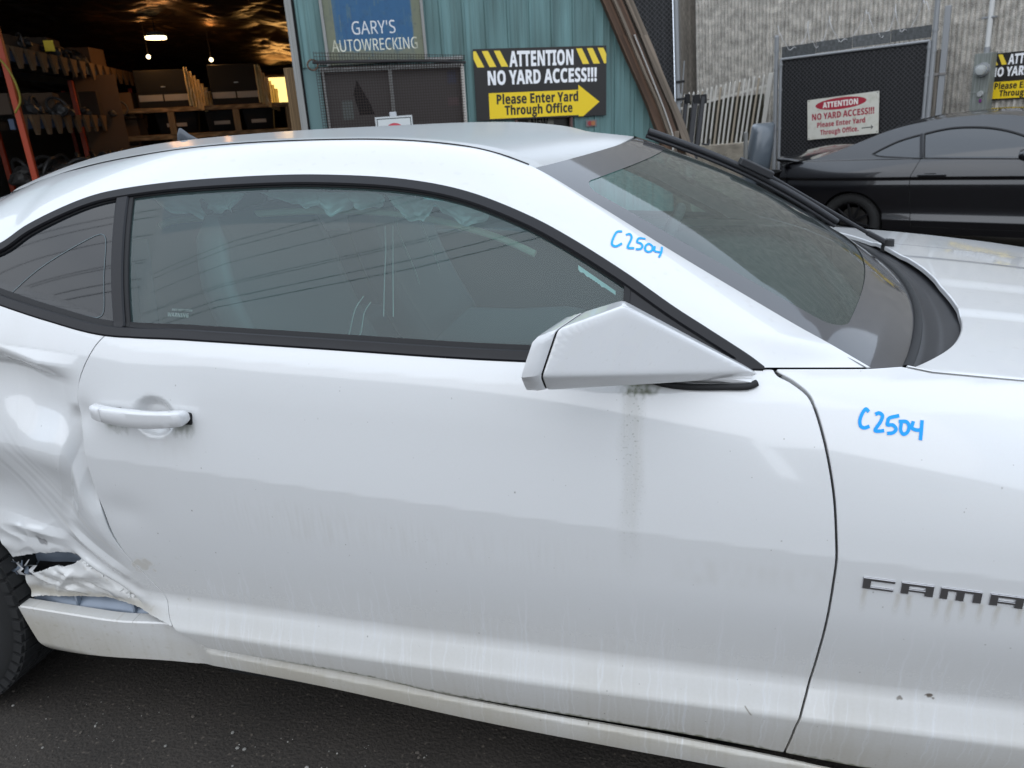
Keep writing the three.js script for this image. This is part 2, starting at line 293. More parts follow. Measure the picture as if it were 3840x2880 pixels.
      const rub = smooth(0.035, 0.01, Math.hypot((x + 1.155), (y - 0.515) * 1.6) + 0.03 * N(x * 60, y * 60, 9)); dirt += 0.45 * rub;
      dirt += 0.16 * smooth(0.38, 0.6, N(x * 60, y * 80, 12)) * smooth(0.6, 0.5, y);
    }
    for (const [ox, oy, os, ok] of [[0.389, 0.402, 0.006, 0.75], [0.435, 0.413, 0.007, 0.95], [0.442, 0.408, 0.004, 0.7]]) { const e = Math.hypot(x - ox, (y - oy) * 1.3) + 0.004 * N(x * 260, y * 260, ox * 50); if (e < os) { const k = ok * smooth(os, os * 0.5, e); r = mix(r, 0.06, k); g = mix(g, 0.04, k); bl = mix(bl, 0.03, k); } }
    { const e = Math.abs((x - 0.132) * 0.8 + (y - 0.352) * 0.6) , q2 = Math.abs((x - 0.132) * 0.6 - (y - 0.352) * 0.8); const k = 0.8 * smooth(0.0018, 0.0006, e) * smooth(0.012, 0.009, q2); r = mix(r, 0.07, k); g = mix(g, 0.055, k); bl = mix(bl, 0.04, k); }
    const c = cells.get(Math.floor(x * 20) + ',' + Math.floor(y * 20)); let sp = 0;
    if (c) for (const s of c) sp = Math.max(sp, s[3] * smooth(s[2], s[2] * 0.5, Math.hypot(x - s[0], (y - s[1]) * 0.7)));
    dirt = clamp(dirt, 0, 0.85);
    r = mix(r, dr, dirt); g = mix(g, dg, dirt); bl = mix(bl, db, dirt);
    moss = clamp(moss, 0, 0.95); r = mix(r, 0.058, moss); g = mix(g, 0.068, moss); bl = mix(bl, 0.014, moss);
    r = mix(r, 0.10, sp); g = mix(g, 0.085, sp); bl = mix(bl, 0.06, sp);
    rough = clamp(0.10 + dirt * 1.1 + moss * 0.7 + sp * 0.4);
    roughData[px * 4] = roughData[px * 4 + 1] = roughData[px * 4 + 2] = rough * 255; roughData[px * 4 + 3] = 255; px++;
    return [lin2s(r), lin2s(g), lin2s(bl)];
  }, true, THREE.MirroredRepeatWrapping);
}
const paintMap = sidePaint();
const roughMap = new THREE.DataTexture(roughData, 2048, 1024); roughMap.magFilter = roughMap.minFilter = THREE.LinearFilter; roughMap.wrapS = roughMap.wrapT = THREE.MirroredRepeatWrapping; roughMap.needsUpdate = true;
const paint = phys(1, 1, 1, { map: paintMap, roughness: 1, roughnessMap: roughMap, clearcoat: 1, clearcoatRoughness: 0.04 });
const dustMap = pixels(512, 512, (a, b) => { const n = fbm(a * 8, b * 8, 3, 4), s = smooth(0.42, 0.6, N(a * 90, b * 90, 7)); const k = 0.06 * (0.5 + n) + 0.12 * s; return [lin2s(mix(0.67, 0.38, k)), lin2s(mix(0.67, 0.36, k)), lin2s(mix(0.67, 0.31, k))]; }, true, THREE.MirroredRepeatWrapping);
const paintTop = phys(1, 1, 1, { map: dustMap, roughness: 0.32, clearcoat: 1, clearcoatRoughness: 0.05 });
const roofPaint = phys(0.66, 0.66, 0.65, { map: dustMap, roughness: 0.5, clearcoat: 0.7, clearcoatRoughness: 0.2 });
const blackGloss = phys(0.006, 0.006, 0.008, { roughness: 0.4, specularIntensity: 0.7 });
const rubber = std(0.012, 0.012, 0.013, 0.75);
const darkPlastic = std(0.022, 0.022, 0.025, 0.5);
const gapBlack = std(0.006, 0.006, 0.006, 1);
const glass = phys(0.60, 0.88, 0.87, { transmission: 0.955, thickness: 0, roughness: 0.02, ior: 1.52, specularColor: new THREE.Color(0.70, 0.98, 1.0) });
const darkGlass = phys(0.05, 0.06, 0.07, { transmission: 0.85, thickness: 0, roughness: 0.03, ior: 1.6 });
const frit = phys(0.028, 0.027, 0.031, { roughness: 0.4, clearcoat: 1, clearcoatRoughness: 0.05, ior: 1.6 });
const bareSteel = phys(0.22, 0.26, 0.32, { roughness: 0.42, metalness: 0.25, clearcoat: 0.3, clearcoatRoughness: 0.3 });

const uvp = (u, v) => [PU(u), PV(v)];
const P3 = (f, off = 0) => (x, y) => [x, y, f(x, y) + off];
// ---- door ----
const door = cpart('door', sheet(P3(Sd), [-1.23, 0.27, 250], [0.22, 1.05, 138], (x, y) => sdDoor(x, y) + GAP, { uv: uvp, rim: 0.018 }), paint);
// ---- front fender, rear quarter, sill ----
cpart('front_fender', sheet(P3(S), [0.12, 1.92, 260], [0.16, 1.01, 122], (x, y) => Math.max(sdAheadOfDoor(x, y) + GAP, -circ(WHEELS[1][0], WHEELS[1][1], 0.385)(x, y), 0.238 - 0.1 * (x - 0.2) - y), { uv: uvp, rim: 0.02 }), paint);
const flapPts = [...flat([[-1.0898, 0.3631], [-1.1122, 0.3755], [-1.2252, 0.392], [-1.2847, 0.3945], [-1.3888, 0.3899], [-1.4774, 0.3819], [-1.5198, 0.3749]], 24)];
const sdFlap = sdPoly([...flapPts, [-1.5223, 0.396], [-1.5259, 0.4075], [-1.5453, 0.4273], [-1.575, 0.43], [-1.60, 0.60], [-2.6, 0.60], [-2.6, 1.5], [-1.0, 1.5], [-1.0, 0.35]]);
const sdHole = sdPoly([[-1.62, 0.465], [-1.5599, 0.4703], [-1.525, 0.488], [-1.489, 0.4965], [-1.45, 0.508], [-1.4096, 0.5155], [-1.38, 0.522], [-1.349, 0.5243], [-1.3306, 0.5164], [-1.3276, 0.5047], [-1.352, 0.489], [-1.3729, 0.4828], [-1.40, 0.480], [-1.4252, 0.4734], [-1.45, 0.458], [-1.4745, 0.4505], [-1.5082, 0.4383], [-1.5551, 0.4262], [-1.62, 0.43]]);
const rag = (x, y) => 0.003 * N(x * 130, y * 130, 5) + 0.0025 * N(x * 320, y * 320, 2);
const sdBelt = (() => { const c = lerpCurve([...trimBottom].map((p) => [p[0], p[1]])); return (x, y) => y - (x < -1.62 ? 1.158 - 0.02 * (x + 1.62) : c(x)[1]); })();
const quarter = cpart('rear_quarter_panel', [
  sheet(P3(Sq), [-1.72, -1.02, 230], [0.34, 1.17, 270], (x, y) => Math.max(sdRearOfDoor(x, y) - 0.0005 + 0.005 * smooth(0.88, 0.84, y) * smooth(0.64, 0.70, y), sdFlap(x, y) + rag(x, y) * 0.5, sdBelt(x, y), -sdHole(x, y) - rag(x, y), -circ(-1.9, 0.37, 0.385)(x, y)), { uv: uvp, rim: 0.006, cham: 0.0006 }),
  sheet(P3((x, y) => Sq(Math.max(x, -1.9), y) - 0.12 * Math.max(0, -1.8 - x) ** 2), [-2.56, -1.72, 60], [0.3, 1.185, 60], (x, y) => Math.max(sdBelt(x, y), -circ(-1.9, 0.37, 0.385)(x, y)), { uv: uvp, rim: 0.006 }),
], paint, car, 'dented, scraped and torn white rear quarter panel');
const sdSill = sdPoly([...flat([[-1.5361, 0.3597], [-1.4243, 0.3591], [-1.2572, 0.3582], [-1.0922, 0.3592], [-1.0712, 0.3445], [-1.0434, 0.3224], [-1.0217, 0.3086], [-0.7498, 0.2930], [-0.5212, 0.2700], [-0.3056, 0.2555], [-0.0984, 0.2445], [0.0366, 0.236], [0.2075, 0.2235], [0.309, 0.2144], [0.58, 0.197]], 60), [0.59, 0.155], ...flat([[0.1374, 0.1776], [0.0387, 0.1838], [-0.3835, 0.2079], [-0.7648, 0.2441], [-1.0612, 0.2542], [-1.2473, 0.2511], [-1.4421, 0.2292], [-1.5039, 0.2206]], 40), [-1.5185, 0.2643]]);
const sillZ = (x, y) => { const rear = smooth(-1.03, -1.085, x), top = 0.303 - 0.06 * (x + 1.02) + 0.070 * rear, t = clamp((top - y) / 0.1, -1, 2) * (1 - 0.6 * rear); return 0.936 + planBody(x) - 0.02 * t * t - 0.010 * smooth(0.012, 0.0, top - y) - 0.03 * smooth(0.085 + 0.06 * rear, 0.13 + 0.09 * rear, top - y) + 0.016 * smooth(-1.04, -1.3, x); };
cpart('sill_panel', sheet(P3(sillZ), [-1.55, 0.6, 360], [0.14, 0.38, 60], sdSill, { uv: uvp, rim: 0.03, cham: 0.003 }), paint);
// black sheet that paints the shade behind the gaps; bare metal behind the tear
cpart('gap_shade_sheet', sheet(P3(S, -0.028), [-1.4, 1.8, 160], [0.18, 1.0, 40], (x, y) => Math.max(-(sdHole(x, y) - 0.02), y - beltY(x) + 0.004, -circ(-1.9, 0.37, 0.40)(x, y), -circ(WHEELS[1][0], WHEELS[1][1], 0.40)(x, y), x < -1.03 ? 0.43 - y : 0.2 - y, x < -1.235 || x > 0.34 ? 1 : -1), { rim: 0 }), gapBlack);
{ const fl = []; for (let k = 0; k < 26; k++) { const t = rr(0, 1), x = mix(-1.315, -1.215, t) + rr(-0.006, 0.006), y = mix(0.512, 0.412, t) + rr(-0.006, 0.006), g = new THREE.TetrahedronGeometry(rr(0.003, 0.007)); g.scale(1.4, 0.9, 0.4); g.rotateZ(rr(0, 6)); g.rotateY(rr(-0.8, 0.8)); g.translate(x, y, Sq(x, y) + 0.002); fl.push(g); } cpart('paint_flakes', fl, std(0.7, 0.7, 0.68, 0.7), quarter).userData.kind = 'stuff'; }
const innerZ = (x, y) => S(x, y) - 0.065 + 0.003 * Math.sin(x * 26 + 1) * smooth(0.42, 0.36, y) + 0.030 * smooth(0.385, 0.34, y) + 0.008 * N(x * 14, y * 22, 4) - 0.03 * smooth(0.44, 0.50, y);
const inner = cpart('inner_sill_metal', sheet(P3(innerZ), [-1.6, -1.02, 120], [0.31, 0.56, 60], null, { rim: 0 }), bareSteel, car, 'bare blue-grey inner metal showing through the torn panel');
for (const [x, y] of [[-1.395, 0.372], [-1.235, 0.372]]) cpart('clip', box(0.006, 0.026, 0.012, x, y, innerZ(x, y) + 0.012, 0.001), bareSteel, inner);
for (const [x, y, r] of [[-1.205, 0.383, 0.005], [-1.468, 0.470, 0.009], [-1.425, 0.497, 0.005]]) { const g = new THREE.CylinderGeometry(r, r, 0.02, 8); g.rotateX(Math.PI / 2); g.translate(x, y, innerZ(x, y) - 0.006); cpart('bolt_hole', g, gapBlack, inner); }
for (let k = 0; k < 7; k++) {                                            // curled shreds of metal at the end of the tear
  const x = -1.50 - k * 0.012, y = 0.44 + 0.006 * rr(-1, 1), z = S(x, y) - 0.01, pts = []; for (let q = 0; q < 5; q++) pts.push([x + 0.012 * rr(-1, 1), y - 0.004 + q * 0.009, z + 0.012 * rr(-0.6, 1)]);
  cpart('torn_shred', loft(pts.map((p, q) => { const w = 0.011 * (1 - q / 6); return [[p[0] - w, p[1], p[2]], [p[0] + w, p[1] + 0.003, p[2] + 0.004], [p[0] + w, p[1] + 0.003, p[2] + 0.005], [p[0] - w, p[1], p[2] + 0.001]]; })), k % 2 ? bareSteel : paintTop, quarter);
}
// ---- side glass and black trims (all lie on the upper part of the side surface) ----
const sdOpening = sdPoly([...trimBottom, ...[...frameEdge].reverse()]);
const divL = lerpCurve([[1.0, -1.113], [1.0529, -1.1214], [1.2794, -1.1865], [1.33, -1.20]]), divR = lerpCurve([[1.0, -1.084], [1.0522, -1.0922], [1.2782, -1.1559], [1.33, -1.17]]);
const sdDivider = (x, y) => Math.max(divL(y)[1] - x, x - divR(y)[1]);
const sailSlope = (x, y) => Math.max(-0.103 - x, -1);
const upU = [-1.64, 0.14, 300], upV = [0.98, 1.33, 70];
cpart('window_trim', sheet(P3(S, 0.004), upU, upV, (x, y) => Math.max(sdOpening(x, y), -(sdOpening(x, y) + 0.0135)), { rim: 0.012, cham: 0.003 }), blackGloss);
cpart('window_seal', sheet(P3(S, -0.006), upU, upV, (x, y) => Math.max(sdOpening(x, y) + 0.011, -(sdOpening(x, y) + 0.0205)), { rim: 0.01 }), rubber);
cpart('window_divider', sheet(P3(S, 0.001), [-1.22, -1.06, 60], upV, (x, y) => Math.max(sdOpening(x, y) + 0.014, sdDivider(x, y) , x - divR(y)[1] + 0.009), { rim: 0.012, cham: 0.003 }), blackGloss);
cpart('divider_seal', sheet(P3(S, -0.005), [-1.22, -1.06, 60], upV, (x, y) => Math.max(sdOpening(x, y) + 0.014, sdDivider(x, y)), { rim: 0.012 }), rubber);
cpart('mirror_sail', sheet(P3(S, -0.002), [-0.13, 0.13, 60], [0.98, 1.15, 50], (x, y) => Math.max(sdOpening(x, y) + 0.014, -0.105 - x), { rim: 0.01, cham: 0.002 }), blackGloss);
cpart('glass_edge_bar', sheet(P3(S, 0.0), [-0.13, -0.09, 10], [0.98, 1.15, 50], (x, y) => Math.max(sdOpening(x, y) + 0.016, Math.abs(x + 0.109) - 0.005), { rim: 0.006 }), rubber);
const doorGlass = cpart('door_window', sheet(P3(S, -0.012), [-1.2, -0.09, 120], upV, (x, y) => Math.max(sdOpening(x, y) + 0.018, divR(y)[1] - 0.004 - x, x + 0.105), { rim: 0 }), glass, door);
const quarterGlass = cpart('quarter_window', sheet(P3(S, -0.009), [-1.62, -1.1, 60], upV, (x, y) => Math.max(sdOpening(x, y) + 0.018, x - divL(y)[1] - 0.002), { rim: 0 }), darkGlass);
// thin printed outline on the quarter glass
const ribbon = (pts, w, f, off, n) => { const c = flat(pts, n), m = c.length, pos = [], nor = [], idx = [];
  c.forEach((p, i) => { const a = c[Math.max(0, i - 1)], b = c[Math.min(m - 1, i + 1)], l = Math.hypot(b[0] - a[0], b[1] - a[1]) || 1, nx = -(b[1] - a[1]) / l, ny = (b[0] - a[0]) / l, ww = w * (typeof w === 'number' ? 1 : 1); for (const s of [-1, 1]) { const x = p[0] + nx * ww * s, y = p[1] + ny * ww * s; const q = f(x, y, off); pos.push(...q); } });
  for (let i = 0; i + 1 < m; i++) idx.push(i * 2, i * 2 + 1, i * 2 + 2, i * 2 + 1, i * 2 + 3, i * 2 + 2);
  const g = new THREE.BufferGeometry(); g.setAttribute('position', new THREE.Float32BufferAttribute(pos, 3)); g.setIndex(idx); g.computeVertexNormals(); return g; };
const onSide = (x, y, off) => [x, y, S(x, y) + off];
const printGrey = std(0.10, 0.13, 0.14, 0.7);
cpart('printed_outline', ribbon([[-1.352, 1.090], [-1.20, 1.068], [-1.162, 1.064], [-1.156, 1.072], [-1.170, 1.14], [-1.187, 1.205], [-1.195, 1.213], [-1.205, 1.214], [-1.26, 1.189], [-1.33, 1.147], [-1.372, 1.108], [-1.372, 1.096], [-1.352, 1.090]], 0.0007, onSide, -0.0075, 160), printGrey, quarterGlass);

// ---- roof frame between window and roof: from the window edge up to the roof ditch and along the windscreen ----
const railTop = [[-2.5, 1.13, 0.60], [-2.2, 1.19, 0.60], [-1.9, 1.235, 0.595], [-1.6413, 1.2739, 0.585], [-1.4912, 1.3167, 0.58], [-1.2661, 1.3527, 0.58], [-1.0842, 1.3703, 0.58], [-0.8345, 1.3757, 0.58], [-0.6078, 1.3691, 0.58], [-0.4796, 1.3551, 0.58], [-0.4112, 1.3417, 0.58], [-0.3187, 1.3086, 0.58], [-0.1945, 1.2444, 0.625], [-0.0311, 1.1519, 0.675], [0.1211, 1.0687, 0.72], [0.1887, 1.0347, 0.75], [0.2325, 1.0155, 0.775], [0.2993, 0.9811, 0.80]];
const c2 = [[-2.5, 1.10], [-2.2, 1.12], [-1.9, 1.14], [-1.75, 1.155], [-1.62, 1.160], [-1.585, 1.163], ...[[-1.50, 1.158], [-1.4212, 1.2036]].slice(1), ...frameEdge.filter((p) => p[0] > -1.4)];
function byX(pts) { const c = new THREE.CatmullRomCurve3(pts.map((p) => V(...p)), false, 'centripetal'), s = c.getPoints(pts.length * 12).map((p) => [p.x, p.y, p.z]); return lerpCurve(s); }
const lowAt = (() => { const c = byX(c2.map((p) => [p[0], p[1], 0])); return (x) => { const p = c(x); return [p[0], p[1], S(p[0], p[1]) + 0.002]; }; })(), topAt = byX(railTop);
const tLow = lerpCurve([[0, -2.5], [0.4, -1.1824], [0.7, -0.3001], [1, 0.1248]]), tTop = lerpCurve([[0, -2.5], [0.4, -1.2], [0.7, -0.3187], [1, 0.2993]]);
function frameP(u, v) {
  const a = lowAt(tLow(u)[1]), b = topAt(tTop(u)[1]), L = Math.hypot(b[0] - a[0], b[1] - a[1], b[2] - a[2]), d = [0, 1, 2].map((k) => (b[k] - a[k]));
  const fl = 1 - smooth(0.955, 1.0, u), sl = (S(a[0], a[1] + 0.004) - S(a[0], a[1] - 0.004)) / 0.008, q = Math.hypot(1, sl), k0 = 0.55 * fl, k1 = 0.75 * fl, front = smooth(0.66, 0.78, u);
  const t0 = [mix(d[0], 0, k0), mix(d[1], L / q, k0), mix(d[2], L * sl / q, k0)], t1 = [mix(d[0], 0.0, k1 * 0.6), mix(d[1], L * mix(0.18, -0.02, front), k1), mix(d[2], -L * 0.97, k1)];
  const v2 = v * v, v3 = v2 * v, h = [2 * v3 - 3 * v2 + 1, v3 - 2 * v2 + v, 3 * v2 - 2 * v3, v3 - v2];
  return [0, 1, 2].map((k) => a[k] * h[0] + t0[k] * h[1] + b[k] * h[2] + t1[k] * h[3]);
}
const pillar = cpart('roof_frame', sheet(frameP, [0, 1, 330], [0, 1, 26], (u, v) => -1, { rim: 0, eu: 0.001, ev: 0.01, uv: (u, v, p) => [p[0] * 0.6, (p[1] - p[2]) * 0.6] }), paintTop);
// ---- roof skin ----
const yc = byX([[-1.75, 1.345, 0], [-1.6, 1.366, 0], [-1.52, 1.374, 0], [-1.3, 1.384, 0], [-1.1, 1.3875, 0], [-0.9, 1.3855, 0], [-0.77, 1.382, 0], [-0.63, 1.376, 0], [-0.44, 1.3625, 0], [-0.3, 1.348, 0], [-0.163, 1.331, 0], [0.0, 1.30, 0]]);
const headX = (z) => -0.163 - 0.155 * (z / 0.58) ** 2;
function roofP(x, z) { const q = (z / 0.58) ** 2, yd = topAt(Math.min(x, -0.3187))[1] + 0.0005, c = yc(x)[1], e = smooth(0.93, 1.0, Math.abs(z) / 0.58); return [x, mix(c, x > -0.3187 ? mix(1.3086, 1.24, clamp((x + 0.3187) / 0.15)) : yd + 0.004, q) - 0.006 * e, z]; }
const roof = cpart('roof_panel', sheet((x, z) => roofP(x, -z), [-1.62, -0.12, 150], [-0.578, 0.578, 90], (x, z) => x - headX(z) + 0.004, { rim: 0.01, uv: (x, z) => [x * 0.6, z * 0.6] }), roofPaint);
cpart('roof_ditch', tube([-1.6, -1.4, -1.2, -1, -0.8, -0.6, -0.45, -0.38, -0.325].map((x) => { const p = topAt(x); return [p[0], p[1] + 0.0012, p[2] - 0.001]; }), 0.0016, 60, 6), rubber);
{ // shark-fin aerial
  const f = [[-0.055, 0], [-0.048, 0.035], [-0.036, 0.052], [-0.025, 0.053], [0.02, 0.025], [0.07, 0.002], [0.09, 0]], g = loft(f.map(([x, h]) => { const w = 0.017 * Math.min(1, (0.095 - Math.abs(x - 0.0)) / 0.06); return [[x, -0.006, w], [x, h * 0.7, w * 0.55], [x, h, 0.002], [x, h, -0.002], [x, h * 0.7, -w * 0.55], [x, -0.006, -w]]; }));
  g.scale(0.56, 0.66, 0.7); g.translate(-1.50, roofP(-1.50, 0.02)[1], 0.02); cpart('aerial_fin', g, std(0.06, 0.07, 0.085, 0.4), roof);
}

// ---- windscreen ----
const headP = (u) => [headX(0.58 * u) + 0.004, mix(1.3315, 1.3066, u * u) - 0.004, 0.58 * u];
const baseP = (u) => { const z = 0.80 * u; return [0.500 - 0.232 * z * z, 0.983 - 0.004 * u * u, z]; };
const sideFix = (v) => { const A = headP(1), B = baseP(1), x = mix(A[0], B[0], v), p = x < 0.2993 ? topAt(x) : [x, mix(0.9811, B[1], (x - 0.2993) / (B[0] - 0.2993)), 0.80]; return [p[1] - 0.003 - mix(A[1], B[1], v), p[2] - mix(A[2], B[2], v)]; };
function screenP(u, v) {                                                 // u across from -1 to 1, v down from header to cowl
  const a = headP(u), b = baseP(u), e = Math.abs(u) ** 5, f = sideFix(v), bu = 0.030 * Math.sin(Math.PI * v) * (1 - u * u), p = [0, 1, 2].map((k) => mix(a[k], b[k], v));
  return [p[0] + bu * 0.45, p[1] + bu * 0.9 + e * f[0], p[2] + Math.sign(u) * e * f[1]];
}
const screenUV = { eu: 0.004 / 0.0012, ev: 0.004 / 0.0012 };
const screenGlass = phys(0.55, 0.68, 0.64, { transmission: 0.93, thickness: 0, roughness: 0.035, ior: 1.7 });
const screen = cpart('windscreen', sheet((u, v) => screenP(-u, v), [-1.008, 1.008, 90], [0, 1, 60], null, { rim: 0, flip: false, ...screenUV }), screenGlass);
const fritIn = (u, v) => Math.max(Math.abs(u) * 1.0 - (0.865 - 0.02 * v), v - (0.90 - 0.02 * u * u), 0.055 - v);
const fritRound = (u, v) => { const a = Math.abs(u) - (0.885 - 0.02 * v), b = v - 0.84, c = 0.11 - v, q = Math.max(b, c); const d = a > 0 && q > -0.06 ? Math.hypot(a, q + 0.06) - 0.06 : Math.max(a - 0.06, q); return d; };
cpart('frit_band', sheet((u, v) => { const p = screenP(-u, v); return [p[0] + 0.0006, p[1] + 0.0014, p[2]]; }, [-1.008, 1.008, 150], [0, 1, 90], (u, v) => -fritRound(u, v), { rim: 0, ...screenUV }), frit, screen);
cpart('windscreen_seal', tube(Array.from({ length: 21 }, (_, i) => { const p = baseP(1 - i / 10); return [p[0] + 0.004, p[1] + 0.001, p[2]]; }), 0.008, 80, 8), rubber);
// ---- cowl, hood ----
const hoodRearC = lerpCurve(flat([[-0.1, 0.580], [0, 0.582], [0.126, 0.577], [0.332, 0.5605], [0.4555, 0.5404], [0.556, 0.5096], [0.646, 0.4686], [0.73, 0.412], [0.80, 0.352], [0.9, 0.25]], 70)), hoodRear = (z) => hoodRearC(Math.abs(z))[1];
function hoodY(x, z) {
  const a = Math.abs(z), e = clamp(a / 0.86), t = Math.max(0, x - 0.3);
  let y = 0.994 - 0.018 * e ** 2.2 - 0.050 * t - 0.075 * t * t;
  y += 0.006 * smooth(0.44, 0.385, a) ;                                  // the raised middle
  y += 0.005 * smooth(0.20, 0.12, a) * smooth(0.5, 0.62, x);
  return y;
}
cpart('cowl_cover', sheet((x, z) => { const Z = -z, q = clamp((x - (0.500 - 0.232 * Z * Z)) / 0.09); return [x, 0.9770 - 0.010 * smooth(0, 0.25, q) - 0.010 * q ** 3 + 0.004 * Math.exp(-(((q - 0.45) / 0.08) ** 2)), Z]; }, [0.33, 0.66, 60], [-0.80, 0.80, 160], (x, z) => Math.max(0.500 - 0.232 * z * z - x, x - hoodRear(z) - 0.03), { rim: 0 }), darkPlastic);
const gapZ = lerpCurve([[0.2, 0.797], [0.356, 0.797], [0.40, 0.802], [0.53, 0.795], [0.9, 0.80], [1.4, 0.78], [1.9, 0.66]]);
cpart('hood', sheet((x, z) => [x, hoodY(x, z) - 0.005 * smooth(0.02, 0.0, gapZ(x)[1] - Math.abs(z)), -z], [0.2, 1.92, 176], [-0.86, 0.86, 180], (x, z) => Math.max(hoodRear(z) - x, Math.abs(z) - gapZ(x)[1], x - (1.90 - 0.22 * (Math.abs(z) / 0.84) ** 2.6)), { rim: 0.012, cham: 0.002, uv: (x, z) => [x * 0.6, z * 0.6] }), paintTop);
// the fender rolls over to meet the hood edge
function fenderTopP(x, v) {                                              // from the side outline (v = 0) up and over to the hood gap (v = 1)
  const yo = topEdge(x)[1], a = [x, yo, S(x, yo)], zi = Math.min(gapZ(x)[1] + 0.003, a[2] - 0.01), b = [x, hoodY(x, zi) - 0.003, zi];
  const sl = (S(x, yo) - S(x, yo - 0.01)) / 0.01, L = Math.hypot(b[1] - a[1], b[2] - a[2]), q = Math.hypot(1, sl), t0 = [0, L / q, L * sl / q], t1 = [0, 0, -L];
  const v2 = v * v, v3 = v2 * v, h = [2 * v3 - 3 * v2 + 1, v3 - 2 * v2 + v, 3 * v2 - 2 * v3, v3 - v2]; return [0, 1, 2].map((k) => a[k] * h[0] + t0[k] * h[1] + b[k] * h[2] + t1[k] * h[3]);
}
const topEdge = lerpCurve([[0.14, 0.9924], [0.2921, 0.9913], [0.3412, 0.9938], [0.3884, 0.984], [0.5286, 0.9691], [0.9, 0.925], [1.5, 0.80], [1.85, 0.66]]);
cpart('fender_top', sheet(fenderTopP, [0.35, 1.8, 150], [0, 1, 12], null, { rim: 0, ev: 10, uv: (u, v, p) => [PU(p[0]), PV(1.0 + 0.02 * v)] }), paint);
cpart('hood_gap', tube([0.40, 0.5, 0.6, 0.8, 1.0].map((x) => [x, hoodY(x, gapZ(x)[1]) - 0.014, gapZ(x)[1] + 0.001]), 0.004, 40, 6), gapBlack);
cpart('engine_bay', [box(1.1, 0.36, 1.3, 1.05, 0.52, 0, 0.05)], gapBlack);
// ---- the wiper, stopped upright across the far half of the screen ----
const wiper = new THREE.Group(); wiper.name = 'wiper'; car.add(wiper);
{
  const on = (u, v, lift) => { const p = screenP(u, v); return [p[0] + lift * 0.42, p[1] + lift * 0.9, p[2]]; }, bl = [];
  for (let i = 0; i <= 12; i++) { const t = i / 12; bl.push([mix(-0.16, -0.34, t), mix(0.03, 0.86, t)]); }
  cpart('blade', [tube(bl.map(([u, v]) => on(u, v, 0.012)), 0.006, 40, 6), tube(bl.map(([u, v]) => on(u, v, 0.026)), 0.009, 40, 8)], darkPlastic, wiper);
  const m = on(-0.25, 0.46, 0.040), e = on(-0.42, 1.02, 0.05);
  cpart('blade_clip', (() => { const g = plank(on(-0.235, 0.39, 0.04), on(-0.262, 0.53, 0.042), 0.026, 0.022, [0.4, 0.9, 0], 0.005); return g; })(), darkPlastic, wiper);
  cpart('arm', [plank(m, e, 0.016, 0.011, [0.4, 0.9, 0], 0.004), plank(e, [0.57, 0.985, -0.34], 0.022, 0.016, [0.4, 0.9, 0], 0.005)], darkPlastic, wiper);
  const g = new THREE.CylinderGeometry(0.016, 0.019, 0.035, 14); g.translate(0.57, 0.98, -0.34); cpart('pivot', g, rubber, wiper);
}
